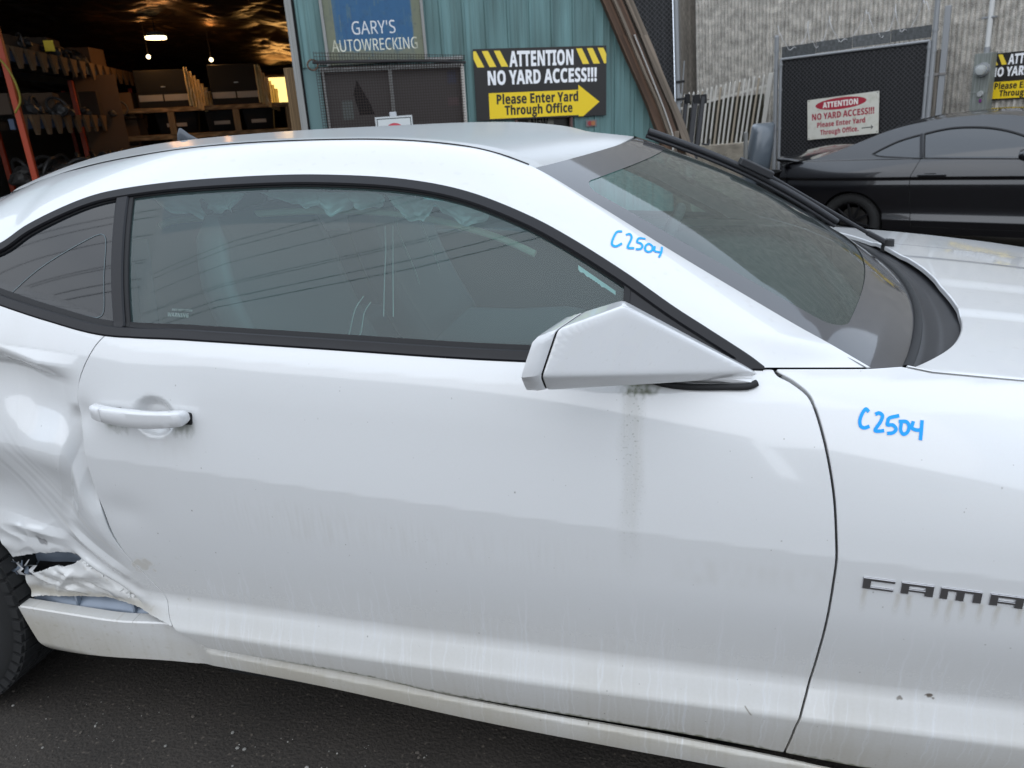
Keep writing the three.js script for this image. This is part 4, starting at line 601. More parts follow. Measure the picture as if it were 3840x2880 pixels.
function strip(a0, a1, y0, y1, y2) {                                    // one siding sheet with a raised rib at its left edge and two faint stiffeners
  const w = a1 - a0, prof = [[0, 0], [0.006, 0.014], [0.022, 0.014], [0.028, 0], [w * 0.42, 0], [w * 0.45, 0.0035], [w * 0.49, 0.0035], [w * 0.52, 0], [w * 0.72, 0], [w * 0.75, 0.0035], [w * 0.79, 0.0035], [w * 0.82, 0], [w - 0.0015, 0]].filter((p) => p[0] <= w);
  const pos = [], uv = [], idx = []; prof.forEach(([x, z]) => { const t = x / w; [y0, mix(y1, y2, t)].forEach((y) => { pos.push(a0 + x, y, z); uv.push((a0 + x) * 0.7, y * 0.35); }); });
  for (let i = 0; i + 1 < prof.length; i++) idx.push(i * 2, i * 2 + 2, i * 2 + 1, i * 2 + 1, i * 2 + 2, i * 2 + 3);
  let g = new THREE.BufferGeometry(); g.setAttribute('position', new THREE.Float32BufferAttribute(pos, 3)); g.setAttribute('uv', new THREE.Float32BufferAttribute(uv, 2)); g.setIndex(idx); g = g.toNonIndexed(); g.computeVertexNormals(); return g;
}
for (let a = -2.112; a < 1.40; a += 0.2045) {
  const b = Math.min(a + 0.2045, 1.40), t0 = archTop(a), t1 = archTop(b), spans = [];
  const inWin = b > WIN[0] + 0.03 && a < WIN[1] - 0.03, inDoor = b > DOORW[0] + 0.03 && a < DOORW[1] - 0.03;
  if (inWin) spans.push([0, WIN[2], WIN[2]], [WIN[3], t0, t1]); else if (inDoor) spans.push([0, DOORW[2], DOORW[2]], [DOORW[3], t0, t1]); else spans.push([0, t0, t1]);
  for (const s of spans) part('siding_panel', strip(a, b, s[0], s[1], s[2]), tealMat, bldg);
}
{ // backing wall, lintel over the store opening, curved shell
  const sh = new THREE.Shape(); sh.moveTo(-2.19, 0); for (let y = 0; y <= 5.9; y += 0.1) sh.lineTo(archA(y)[1] - 0.02, y); sh.lineTo(-9, 5.9); sh.lineTo(-9, 3.3); sh.lineTo(-2.19, 3.3); sh.closePath();
  const hole = (r) => { const h = new THREE.Path(); h.moveTo(r[0], r[2]); h.lineTo(r[0], r[3]); h.lineTo(r[1], r[3]); h.lineTo(r[1], r[2]); h.closePath(); sh.holes.push(h); }; hole(WIN); hole(DOORW);
  const g = new THREE.ExtrudeGeometry(sh, { depth: 0.08, bevelEnabled: false }); g.translate(0, 0, -0.085); part('front_wall', g, std(0.13, 0.22, 0.22, 0.7), bldg);
  part('opening_trim', [box(0.058, 3.3, 0.10, -2.161, 1.65, -0.02, 0.004)], whiteTrim, bldg);
  part('trim_gap', box(0.018, 3.3, 0.03, -2.122, 1.65, 0.0, 0.001), gapBlack, bldg);
  part('timber_post', box(0.10, 1.85, 0.12, -2.235, 0.925, -0.30, 0.006), newWood, bldg);
  const arcs = []; for (let k = 0; k <= 24; k++) { const y = 5.95 * Math.sin(Math.PI / 2 * k / 24); arcs.push([archA(y)[1], y]); } const left = arcs.map(([a, y]) => [-6.8 - a, y]).reverse(), all = [...arcs, ...left];
  const foil = phys(0.15, 0.108, 0.075, { metalness: 1, roughness: 0.33 });
  const P = (u, v) => { const q = u * (all.length - 1), i = Math.max(0, Math.min(all.length - 2, Math.floor(q))), t = q - i; return [mix(all[i][0], all[i + 1][0], t), mix(all[i][1], all[i + 1][1], t), -0.12 - v * 15]; };
  // crumpled foil insulation sagging from the roof, lower towards the back
  const sag = (a, b) => { const rg = (x, y, z) => 1 - 2 * Math.abs(N(x, y, z)), fold = 0.13 * rg(a * 0.45 + b * 0.3, b * 0.8 - a * 0.2, 2) + 0.055 * rg(a * 0.8 - b * 0.5, b * 2.3 + a * 0.9, 5) + 0.022 * rg(a * 1.6 + b * 1.1, b * 6 - a * 1.4, 9) + 0.006 * N(a * 4, b * 16 + a * 5, 4); return [a, 3.47 - 0.175 * b - 0.02 * Math.max(0, b - 4) ** 2 - 0.05 * (a + 4) - 0.12 * Math.sin(b * 1.9) ** 2 + fold, -b]; };
  part('foil_ceiling', sheet((a, b) => sag(a, b), [-8.5, -2.0, 260], [0.15, 7.6, 300], null, { rim: 0 }), foil, bldg, 'crumpled foil insulation sagging under the roof');
  part('outer_shell', sheet((u, v) => { const p = P(u, v), q = u * (all.length - 1), i = Math.max(0, Math.min(all.length - 2, Math.floor(q))), t = q - i; return [mix(all[i][0], all[i + 1][0], t) * 1.0 + 0.03, mix(all[i][1], all[i + 1][1], t) + 0.05, -0.12 - v * 15.2]; }, [0, 1, 48], [0, 1, 2], null, { rim: 0 }), std(0.2, 0.2, 0.2, 0.8), bldg);
  part('rear_wall', box(10.2, 5.9, 0.1, -3.4, 2.95, -15.2, 0.01), std(0.05, 0.04, 0.03, 0.9), bldg);
  part('side_front_wall', box(2.0, 5.9, 0.1, -8.4, 2.95, -0.1, 0.01), tealMat, bldg);
}
// curved weathered boards along the arch
function curvedBoard(o0, o1, y0, y1, z0, z1, n = 30, wob = 0) { return loft(Array.from({ length: n + 1 }, (_, k) => { const y = mix(y0, y1, k / n), a = archA(y)[1], s = 0.90, e = (o1 - o0), w = wob * N(y * 2.5, o0 * 9); return [[a + o0 + w, y - o0 * 0.4, z0], [a + o0 + w, y - o0 * 0.4, z1], [a + o0 + e * s + w, y - o1 * 0.4, z1], [a + o0 + e * s + w, y - o1 * 0.4, z0]]; })); }
const boardUV = (g) => { const p = g.attributes.position, uv = []; for (let i = 0; i < p.count; i++) { uv.push(p.getX(i) * 2 + p.getY(i) * 1.0 + p.getZ(i) * 3, p.getY(i) * 0.5); } g.setAttribute('uv', new THREE.Float32BufferAttribute(uv, 2)); return toCreasedNormals(g, 0.6); };
part('fascia_board', boardUV(curvedBoard(-0.02, 0.155, -0.1, 5.8, 0.02, 0.09, 40)), oldWood, bldg, 'brown weathered fascia board curving down');
part('fascia_board', boardUV(curvedBoard(0.085, 0.125, 0.7, 5.8, 0.09, 0.125, 40, 0.012)), greyWood, bldg);
part('fascia_board', boardUV(curvedBoard(0.135, 0.215, 1.02, 5.8, 0.05, 0.11, 40, 0.01)), oldWood, bldg);
part('fascia_board', boardUV(curvedBoard(0.265, 0.375, 0.95, 5.8, -0.02, 0.05, 40, 0.02)), greyWood, bldg, 'grey loose board along the outer edge');
part('bent_strip', tube([[0.90, 2.0, 0.13], [1.11, 1.55, 0.14], [1.24, 1.25, 0.15], [1.30, 1.05, 0.17], [1.27, 0.92, 0.2], [1.22, 0.86, 0.22]], 0.008, 40, 6), std(0.4, 0.38, 0.35, 0.6), bldg);
part('edge_bracket', box(0.05, 0.16, 0.05, 1.36, 1.05, 0.09, 0.006), greyWood, bldg);
for (const [a, y, h] of [[1.47, 0.5, 1.0], [1.56, 0.45, 0.9]]) part('edge_post', box(0.07, h, 0.09, a, y, -0.05, 0.008), a > 1.5 ? whiteTrim : oldWood, bldg);
// the barred window
{
  const win = new THREE.Group(); win.name = 'window'; bldg.add(win);
  const dirtyPane = phys(0.05, 0.042, 0.038, { roughness: 0.35, clearcoat: 0.6, clearcoatRoughness: 0.3 });
  part('pane', box(0.60, 0.81, 0.006, -1.655, 1.425, -0.045, 0.001), dirtyPane, win); part('pane', box(0.64, 0.81, 0.006, -1.03, 1.425, -0.045, 0.001), dirtyPane, win);
  part('frame', [box(0.022, 0.81, 0.05, -1.945, 1.425, -0.01), box(0.03, 0.81, 0.05, -1.36, 1.425, -0.01), box(1.26, 0.035, 0.05, -1.335, 1.805, -0.01), box(1.28, 0.03, 0.03, -1.335, 1.865, 0.0)], whiteTrim, win);
  part('frame_post', box(0.032, 0.83, 0.04, -0.712, 1.42, 0.02), std(0.55, 0.51, 0.46, 0.7), win);
  const tri = new THREE.Shape([[-1.66, 1.72], [-1.70, 1.60], [-1.665, 1.42], [-1.53, 1.425], [-1.56, 1.52], [-1.61, 1.62]].map((p) => new THREE.Vector2(...p))), tg = new THREE.ExtrudeGeometry(tri, { depth: 0.004, bevelEnabled: false }); tg.translate(0, 0, -0.0415); part('broken_hole', tg, gapBlack, win);
  part('paper', box(0.085, 0.11, 0.003, -0.80, 1.71, -0.039, 0), std(0.07, 0.075, 0.11, 0.8), win); part('paper', box(0.10, 0.07, 0.003, -0.80, 1.50, -0.039, 0), std(0.13, 0.09, 0.09, 0.8), win); part('paper', box(0.10, 0.16, 0.003, -1.765, 1.47, -0.039, 0), std(0.13, 0.15, 0.14, 0.8), win);
  const grid = fthing('security_grille', 'rusty wire mesh grille over the dark window, its top bent outward', 'grille', 0, 0, -0.06);
  const w = [], wireM = std(0.045, 0.03, 0.026, 0.8);
  const slab = (x0, y0, x1, y1, z0 = 0, z1 = 0, t = 0.0042) => plank([x0, y0, z0], [x1, y1, z1], t, 0.0035, [0, 0, 1], 0);
  for (let x = -2.0; x < -0.71; x += 0.0235) w.push(slab(x, 1.0, x, 1.83));
  for (let y = 1.0; y < 1.84; y += 0.0235) w.push(slab(-2.0, y, -0.71, y, 0.004, 0.004));
  part('wire_mesh', w, wireM, grid).userData.kind = 'stuff';
  const t = []; for (let x = -2.0; x < -0.70; x += 0.0235) t.push(slab(x, 1.79, x, 1.945 - 0.05 * (x + 2), 0.02, 0.10)); for (let q = 0; q < 6; q++) { const z = mix(0.02, 0.10, q / 5), y = mix(1.80, 1.935, q / 5); t.push(slab(-2.0, y, -0.70, y - 0.06 * q / 5, z, z)); }
  part('wire_top', t, wireM, grid).userData.kind = 'stuff';
  part('top_bar', tube([[-2.02, 1.865, 0.05], [-1.6, 1.855, 0.07], [-1.1, 1.845, 0.07], [-0.69, 1.82, 0.05]], 0.012, 30, 6), std(0.03, 0.027, 0.028, 0.8), grid);
  const ring = new THREE.TorusGeometry(0.042, 0.007, 8, 24); ring.translate(-2.02, 1.845, 0.05); part('ring', ring, oldWood, grid);
}
// dark office door window below the big sign
part('office_door', [box(0.55, 1.0, 0.02, 0.045, 0.80, -0.06, 0.004)], phys(0.015, 0.014, 0.013, { roughness: 0.3, clearcoat: 0.5 }), bldg);
part('door_frame', [box(0.025, 1.03, 0.05, -0.225, 0.80, 0.0), box(0.025, 1.03, 0.05, 0.315, 0.80, 0.0)], std(0.10, 0.055, 0.05, 0.7), bldg);

// ---- signs: flat prints on thin boards ----
function print(w, h, draw) { const c = document.createElement('canvas'); c.width = w; c.height = h; const g = c.getContext('2d'); draw(g, w, h); const t = new THREE.CanvasTexture(c); t.colorSpace = THREE.SRGBColorSpace; return t; }
function text(g, s, x, y, h, w, font = 'bold 100px sans-serif', align = 'center') { g.save(); g.font = font; g.textAlign = 'left'; g.textBaseline = 'alphabetic'; const m = g.measureText(s).width, k = h / 73; g.translate(align === 'center' ? x - w / 2 : x, y); g.scale(w / m, k); g.fillText(s, 0, 0); if (font.startsWith('bold')) { g.strokeStyle = g.fillStyle; g.lineWidth = 4; g.strokeText(s, 0, 0); } g.restore(); }
function wear(g, w, h, col, n, s0, s1) { for (let i = 0; i < n; i++) { g.fillStyle = col; g.globalAlpha = rr(0.02, 0.10); g.beginPath(); g.ellipse(rr(0, w), rr(0, h), rr(s0, s1), rr(s0, s1) * 1.6, rr(0, 3), 0, 7); g.fill(); } g.globalAlpha = 1; }
function board(name, label, cat, w, h, tex, group, rough = 0.5, coat = 0.25) {
  const t = thing(name, label, cat, [0, 0, 0], 0, group);
  part('panel', box(w, h, 0.008, 0, 0, -0.004, 0.0015), std(0.03, 0.03, 0.03, 0.6), t);
  const f = new THREE.PlaneGeometry(w - 0.003, h - 0.003); f.translate(0, 0, 0.0012); part('printed_face', f, new THREE.MeshPhysicalMaterial({ map: tex, roughness: rough, clearcoat: coat, clearcoatRoughness: 0.3 }), t); return t;
}
const yellowSign = print(1024, 496, (g, w, h) => {
  g.fillStyle = '#1b1715'; g.fillRect(0, 0, w, h); g.fillStyle = '#f1d23a';
  const st = (x) => { g.beginPath(); g.moveTo(x, 14); g.lineTo(x + 46, 14); g.lineTo(x + 104, 124); g.lineTo(x + 52, 124); g.fill(); };
  for (const x of [-26, 64, 154]) st(x); for (const x of [785, 870, 955]) st(x);
  g.fillStyle = '#f2f2f4'; text(g, 'ATTENTION', 520, 124, 104, 500); text(g, 'NO YARD ACCESS!!!', 522, 246, 96, 860);
  g.fillStyle = '#eecb10'; g.beginPath(); g.moveTo(100, 304); g.lineTo(800, 304); g.lineTo(800, 268); g.lineTo(970, 396); g.lineTo(800, 526); g.lineTo(800, 486); g.lineTo(100, 486); g.fill();
  g.fillStyle = '#1a1612'; text(g, 'Please Enter Yard', 478, 384, 68, 650); text(g, 'Through Office', 486, 462, 66, 536);
});
const putF = (t, a, y, z, roll = 0) => { t.position.set(...F(a, y, -z)); t.rotation.set(0, TH, roll, 'YXZ'); return t; };
putF(board('attention_sign', 'black and yellow sign with a right-pointing arrow on the teal wall', 'sign', 1.266, 0.613, yellowSign, undefined), 0.028, 1.6215, 0.034, -0.006);
const blueSign = print(1024, 851, (g, w, h) => {
  g.fillStyle = '#6f7466'; g.fillRect(0, 0, w, h); for (let i = 0; i < 220; i++) { g.globalAlpha = 0.25; g.fillStyle = ['#31597f', '#3a6688', '#2f5478'][i % 3]; const x = rr(110, 880); g.fillRect(x, 0, rr(30, 70), rr(560, 740)); } g.globalAlpha = 0.75; g.fillStyle = '#345d83'; g.fillRect(95, 0, 830, 640); g.globalAlpha = 0.4; g.fillStyle = '#7d8066'; g.beginPath(); g.ellipse(560, 90, 200, 130, 0.5, 0, 7); g.fill();
  g.globalAlpha = 1; wear(g, w, h, '#20364c', 180, 4, 26); wear(g, w, h, '#8b8a70', 60, 4, 30);
  g.strokeStyle = '#dcdcda'; g.lineCap = 'round'; g.lineJoin = 'round';
  g.fillStyle = '#d8d8d8'; text(g, "GARY'S", 505, 560, 130, 480, '100px sans-serif'); g.fillStyle = '#dedccb'; g.lineWidth = 5; text(g, 'AUTOWRECKING', 505, 722, 118, 930, '100px sans-serif');
  for (let i = 0; i < 120; i++) { g.globalAlpha = rr(0.05, 0.28); g.fillStyle = ['#34597c', '#6f7466', '#2d4a66', '#86866e'][i % 4]; g.fillRect(rr(60, 960), rr(0, 851), rr(3, 26), rr(20, 190)); } g.globalAlpha = 0.35; g.fillStyle = '#77785f'; g.beginPath(); g.ellipse(520, 60, 190, 110, 0.3, 0, 7); g.fill(); g.fillRect(0, 0, 95, 851); g.fillRect(925, 0, 99, 851); g.globalAlpha = 1; wear(g, w, h, '#1d2f40', 140, 3, 16);
});
{ const s = board('painted_sign', "faded blue hand-painted sign reading GARY'S AUTOWRECKING above the barred window", 'sign', 0.83, 0.69, blueSign, undefined, 0.8, 0);
  putF(s, -1.462, 2.19, 0.03, 0.012); part('frame_strip', box(0.026, 0.70, 0.02, -0.428, 0, 0.004), whiteTrim, s); part('frame_strip', box(0.026, 0.70, 0.02, 0.428, 0, 0.004), whiteTrim, s); }
{ // small sign on a post in front of the window
  const np = print(256, 256, (g, w) => { g.fillStyle = '#cfd3d2'; g.fillRect(0, 0, w, w); g.strokeStyle = '#22292b'; g.lineWidth = 6; g.strokeRect(10, 10, w - 20, w - 20); g.strokeStyle = '#c2414f'; g.lineWidth = 17; g.beginPath(); g.arc(128, 118, 68, 0, 7); g.stroke(); g.beginPath(); g.moveTo(80, 70); g.lineTo(176, 166); g.stroke(); g.fillStyle = '#1d1d1d'; g.beginPath(); g.arc(118, 66, 6, 0, 7); g.fill(); });
  const t = thing('parking_sign', 'small white sign with a red prohibition ring on a post before the barred window', 'sign', [0, 0, 0]);
  part('post', box(0.055, 1.42, 0.03, 0, 0.71, -0.03, 0.004), std(0.5, 0.52, 0.54, 0.6), t); part('plate', box(0.305, 0.305, 0.006, 0, 1.235, -0.006, 0.002), std(0.45, 0.46, 0.46, 0.5), t);
  const f = new THREE.PlaneGeometry(0.295, 0.295); f.translate(0, 1.235, 0.0012); part('printed_face', f, new THREE.MeshStandardMaterial({ map: np, roughness: 0.5 }), t);
  t.position.set(...F(-1.40, 0.015, -0.75)); t.rotation.set(0, TH, 0.015, 'YXZ');
}
{ const t = fthing('new_notice', 'small pale notice reading NEW in the office door window', 'notice', 0.03, 1.27, 0.045); const tex = print(256, 128, (g) => { g.fillStyle = '#77756c'; g.fillRect(0, 0, 256, 128); g.fillStyle = '#1a1a18'; text(g, 'NEW', 110, 100, 80, 180); }); part('plate', box(0.25, 0.13, 0.003, 0, 0, -0.002, 0.0005), std(0.3, 0.3, 0.27, 0.8), t); const f = new THREE.PlaneGeometry(0.248, 0.128); f.translate(0, 0, 0.0008); part('printed_face', f, new THREE.MeshStandardMaterial({ map: tex, roughness: 0.8 }), t); }
{ const t = fthing('card_sticker', 'tiny red and orange card sticker below the attention sign', 'sticker', 0.515, 1.245, -0.017); const d = (x, r, g, b, z) => { const c = new THREE.CylinderGeometry(0.022, 0.022, 0.002, 24); c.rotateX(Math.PI / 2); c.translate(x, 0, z); part('dot', c, std(r, g, b, 0.6), t); }; part('backing', box(0.105, 0.06, 0.002, 0, 0, -0.001, 0.0005), std(0.19, 0.15, 0.15, 0.7), t); d(-0.016, 0.28, 0.035, 0.04, 0.002); d(0.016, 0.34, 0.13, 0.05, 0.005); }

// ================= inside the parts store =================
const steelOrange = std(0.34, 0.04, 0.010, 0.5), rackBlue = std(0.03, 0.05, 0.09, 0.6), card = std(0.085, 0.05, 0.028, 0.9), cardDark = std(0.04, 0.025, 0.015, 0.9), blackBox = std(0.006, 0.006, 0.006, 0.9);
const deckMat = std(0.13, 0.08, 0.042, 0.85), greyPart = std(0.055, 0.052, 0.05, 0.5, { metalness: 0.5 });
// rack along the left wall; frame: a along the front, b behind it
const RK = { a: -4.98, bs: [1.3, 4.1, 6.9], w: 1.0, hs: [1.50, 2.14] };
const rack = fthing('pallet_rack', 'tall pallet rack with orange uprights at the far left of the store', 'rack', RK.a, 0, 4.0);
for (const [b, o, h] of [[1.3, 0.10, 2.75], [4.1, -0.19, 2.02], [6.9, -0.14, 2.02]]) for (const w of [0, -RK.w]) part('upright', box(0.055, h, 0.06, w + o, h / 2, 4.0 - b, 0.006), steelOrange, rack);
for (let k = 0; k < 2; k++) for (const h of RK.hs) for (const w of [0, -RK.w]) part('beam', box(0.05, 0.10, 2.72, w, h, 4.0 - (RK.bs[k] + RK.bs[k + 1]) / 2, 0.005), rackBlue, rack);
for (let k = 0; k < 2; k++) for (const h of RK.hs) for (let q = 0; q < 8; q++) {          // tan deck boards whose ends show as a row of teeth
  const z = 4.0 - mix(RK.bs[k] + 0.2, RK.bs[k + 1] - 0.2, q / 7), s = new THREE.Shape([[-0.13, 0.07], [0.13, 0.07], [0.10, 0.02], [0.02, -0.13], [-0.03, -0.13], [-0.10, 0.02]].map((p) => new THREE.Vector2(...p))), g = new THREE.ExtrudeGeometry(s, { depth: 0.03, bevelEnabled: false }); g.rotateY(Math.PI / 2); g.translate(0.03, h + 0.02, z); part('deck_bracket', g, deckMat, rack);
}
let boxNo = 0;
const boxLabels = ['topmost plain carton on the rack by the yellow tag', 'wide flat carton lying on the upper rack shelf', 'carton with open flaps in the middle of the upper shelf', 'tall brown carton at the far end of the upper shelf', 'low carton at the near end of the lower shelf', 'dented carton on the lower shelf beside engine parts', 'carton on the lower shelf next to the second upright', 'carton at the far end of the lower shelf'];
function carton(a, y, b, w, h, d, m, label, turn = 0) {
  const t = fthing('carton', label, 'carton', a, y, b, turn); part('body', box(w, h, d, 0, h / 2, 0, 0.006), m, t); part('tape', box(0.05, 0.003, d * 1.002, 0, h + 0.001, 0, 0), std(0.30, 0.22, 0.12, 0.5), t); return t;
}
[[-5.25, 2.235, 1.9, 0.5, 0.12, 0.5], [-5.3, 2.235, 2.6, 0.6, 0.10, 0.6], [-5.22, 2.235, 3.3, 0.4, 0.2, 0.5], [-5.2, 2.235, 4.9, 0.45, 0.22, 0.5], [-5.3, 1.595, 1.8, 0.5, 0.2, 0.5], [-5.3, 1.595, 3.0, 0.5, 0.24, 0.5], [-5.22, 1.595, 4.6, 0.5, 0.3, 0.45], [-5.22, 1.595, 5.9, 0.5, 0.3, 0.5]].forEach((q, i) => carton(q[0], q[1], q[2], q[3], q[4], q[5], i % 2 ? card : cardDark, boxLabels[i], rr(-0.2, 0.2)));
solo('yellow_tag', (() => { const g = box(0.10, 0.11, 0.006, 0, 0, 0, 0.001); g.applyMatrix4(new THREE.Matrix4().makeRotationY(TH).setPosition(...F(-4.86, 2.30, 2.6))); return g; })(), std(0.75, 0.55, 0.03, 0.6), 'bright yellow tag standing on the upper rack shelf', 'tag');
{ // heaps of used parts on the rack
  const heap = (label, a, y, b, n, s, la) => { const gs = []; for (let i = 0; i < n; i++) { const q = new THREE.IcosahedronGeometry(rr(0.4, 1) * s, 1), p = q.attributes.position; for (let k = 0; k < p.count; k++) { const f = 1 + 0.5 * N(p.getX(k) * 20 + i, p.getY(k) * 20, p.getZ(k) * 20); p.setXYZ(k, p.getX(k) * f, p.getY(k) * f * 0.8, p.getZ(k) * f); } q.computeVertexNormals(); q.translate(rr(-la, la) * 0.4, rr(0.2, 1) * s, rr(-la, la)); gs.push(q); if (i % 3 === 0) { const c = new THREE.TorusGeometry(s * 1.1, s * 0.16, 6, 18); c.rotateY(rr(0, 3)); c.rotateX(rr(0, 3)); c.translate(rr(-la, la) * 0.4, s, rr(-la, la)); gs.push(c); } } const m = new THREE.Mesh(merge(gs), greyPart); m.name = numbered('used_parts'); m.position.set(...F(a, y, b)); m.rotation.y = TH; m.userData = { label, category: 'car parts', kind: 'stuff' }; scene.add(shadows(m)); };
  heap('jumbled grey used parts on the lower rack shelf', -5.15, 1.58, 2.5, 26, 0.10, 0.6); heap('coiled hoses and parts heaped on the near end of the upper rack shelf', -5.2, 2.22, 1.45, 12, 0.12, 0.2); heap('dark used parts piled at the far end of the upper rack shelf', -5.2, 2.22, 4.2, 20, 0.09, 0.5); heap('tangle of dark used parts in the middle of the upper rack shelf', -5.15, 2.24, 2.6, 18, 0.07, 0.5); heap('used parts crowding the far end of the lower rack shelf', -5.1, 1.58, 5.0, 26, 0.09, 0.8); heap('small used parts heaped low down in the rack', -5.1, 0.85, 3.0, 40, 0.14, 1.1);
}
{ const t = fthing('yellow_strap', 'loop of yellow strap hanging from the first orange upright', 'strap', -4.90, 1.55, 1.25); part('band', tube([[0, 0.55, 0.06], [0.07, 0.45, 0.08], [0.11, 0.3, 0.08], [0.10, 0.15, 0.06], [0.03, 0.05, 0.06]], 0.010, 24, 6), std(0.22, 0.18, 0.02, 0.7), t); }
// cartons stacked beyond the rack
const stackLabels = ['lowest carton of the stack beyond the pallet rack', 'second carton from the floor in the stack beyond the pallet rack', 'third carton from the floor in the stack beyond the pallet rack', 'fourth carton from the floor in the stack beyond the pallet rack', 'topmost carton of the stack beyond the pallet rack'];
for (let k = 0; k < 5; k++) carton(-4.90 + 0.02 * (k % 2), 0.10 + k * 0.36, 5.3, 0.40, 0.345, 0.42, k % 2 ? card : std(0.19, 0.11, 0.055, 0.9), stackLabels[k], rr(-0.1, 0.1));
{ const t = fthing('cardboard_sheet', 'tall brown sheet of cardboard leaning against the rack', 'cardboard', -4.98, 0.9, 4.5, 0.5); part('sheet', box(0.52, 1.2, 0.02, 0, 0.6, 0, 0.003), card, t); }
// timber bench with black storage bins at the back
const bench = fthing('timber_shelf', 'long rough timber shelf carrying black bins at the back of the store', 'shelf', -3.65, 0.40, 5.2);
part('top_board', box(2.6, 0.06, 0.5, -0.1, 1.23, 0, 0.005), newWood, bench); part('lower_board', box(2.6, 0.07, 0.5, -0.1, 0.86, 0, 0.005), newWood, bench);
for (const x of [-1.3, -0.55, 0.35, 1.1]) part('post', box(0.09, 1.2, 0.09, x, 0.6, 0.2, 0.005), newWood, bench);
const bins = [['black storage cabinet with two white label strips, nearer the carton stack', -4.25, 0.70, 0.50], ['black storage cabinet with two white label strips, nearer the bright window', -3.25, 0.70, 0.54]];
for (const [label, a, w, h] of bins) {
  const t = fthing('storage_cabinet', label, 'cabinet', a, 1.662, 5.2, 0, 'black cabinets on the timber shelf'); part('body', box(w, h, 0.45, 0, h / 2, 0, 0.012), blackBox, t);
  for (const s of [-1, 1]) part('label_strip', box(w * 0.46, 0.085, 0.004, s * w * 0.245, 0.13, 0.228, 0.001), std(0.30, 0.28, 0.25, 0.7), t); part('latch', box(0.06, 0.014, 0.01, 0.02, h * 0.55, 0.23, 0.002), std(0.3, 0.3, 0.28, 0.4, { metalness: 0.8 }), t); part('drawer_line', box(w * 0.98, 0.006, 0.004, 0, h * 0.42, 0.226, 0), gapBlack, t);
}
for (const [label, a, w] of [['black bin under the shelf, beside the carton stack', -4.15, 0.55], ['black bin under the shelf, second from the carton stack', -3.52, 0.45], ['black bin under the shelf, nearest the timber post', -3.0, 0.42]]) { const t = fthing('black_bin', label, 'bin', a, 1.30, 5.2, 0, 'black bins under the timber shelf'); part('body', loft([[0, 0.9], [0.27, 1], [0.285, 1.04], [0.30, 1.04]].map(([y, s]) => [[-w / 2 * s, y, -0.18 * s], [w / 2 * s, y, -0.18 * s], [w / 2 * s, y, 0.18 * s], [-w / 2 * s, y, 0.18 * s]])), blackBox, t); part('label_plate', box(w * 0.5, 0.05, 0.003, 0, 0.12, 0.185, 0.001), std(0.3, 0.25, 0.2, 0.7), t); }
// plastic sleeves hung beside the cabinets, lamp yellow put into their colour
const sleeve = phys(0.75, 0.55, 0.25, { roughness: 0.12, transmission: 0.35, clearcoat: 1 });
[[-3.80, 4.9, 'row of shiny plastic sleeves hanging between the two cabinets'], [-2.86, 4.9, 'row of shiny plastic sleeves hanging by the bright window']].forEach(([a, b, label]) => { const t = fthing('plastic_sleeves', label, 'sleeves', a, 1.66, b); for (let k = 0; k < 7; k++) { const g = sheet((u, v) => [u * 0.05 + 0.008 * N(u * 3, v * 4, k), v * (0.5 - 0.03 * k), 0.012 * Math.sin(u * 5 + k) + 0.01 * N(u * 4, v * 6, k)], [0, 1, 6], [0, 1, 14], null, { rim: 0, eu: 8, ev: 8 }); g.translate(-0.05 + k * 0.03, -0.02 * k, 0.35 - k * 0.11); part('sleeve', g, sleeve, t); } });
// lit window pane at the back, round ceiling lamp, and the warm lamps of the store
{ const t = fthing('lit_window', 'bright yellow lit window beside the timber post', 'window', -2.60, 1.86, 6.2); const m = std(0.9, 0.75, 0.3, 0.6); m.emissive.setRGB(1.0, 0.72, 0.24); m.emissiveIntensity = 1.25; part('pane', box(0.52, 0.40, 0.02, 0, 0, 0, 0.003), m, t); part('frame', [box(0.6, 0.04, 0.05, 0, 0.22, 0), box(0.6, 0.04, 0.05, 0, -0.22, 0), box(0.04, 0.44, 0.05, 0.28, 0, 0), box(0.04, 0.44, 0.05, -0.28, 0, 0)], newWood, t);
  const l = new THREE.RectAreaLight(0xffc070, 3, 0.6, 0.5); l.position.set(...F(-2.60, 1.86, 6.1)); l.lookAt(...F(-2.60, 1.86, 0)); scene.add(l); }
{ const t = fthing('ceiling_lamp', 'round glowing lamp hanging under the foil ceiling', 'lamp', -4.07, 2.51, 4.3); const m = std(1, 0.9, 0.6, 0.5); m.emissive.setRGB(1.0, 0.90, 0.55); m.emissiveIntensity = 3.5; const g = new THREE.CylinderGeometry(0.13, 0.13, 0.03, 32); part('diffuser', g, m, t); const h = new THREE.CylinderGeometry(0.10, 0.135, 0.05, 32); h.translate(0, 0.042, 0); part('housing', h, std(0.1, 0.1, 0.1, 0.6), t); part('cord', bar([0, 0.06, 0], [0, 0.9, 0], 0.006, 6), rubber, t);
  const l = new THREE.PointLight(0xffb468, 0.5); l.position.set(...F(-4.07, 2.42, 4.3)); l.castShadow = true; l.shadow.radius = 5; scene.add(l); }
for (const [a, y, b, label] of [[-4.33, 2.33, 4.9, 'tiny bright bulb hanging above the cabinet by the carton stack'], [-3.52, 2.27, 5.0, 'tiny bright bulb hanging between the two black cabinets']]) { const t = fthing('bare_bulb', label, 'bulb', a, y, b, 0, 'bare bulbs in the store'); const m = std(1, 0.9, 0.7, 0.5); m.emissive.setRGB(1, 0.8, 0.45); m.emissiveIntensity = 4; part('bulb', new THREE.SphereGeometry(0.028, 14, 10), m, t); part('cord', bar([0, 0.02, 0], [0, 0.5, 0], 0.005, 6), rubber, t); const l = new THREE.PointLight(0xffb060, 0.18); l.position.set(...F(a, y, b)); l.castShadow = true; l.shadow.radius = 1.4; scene.add(l); }

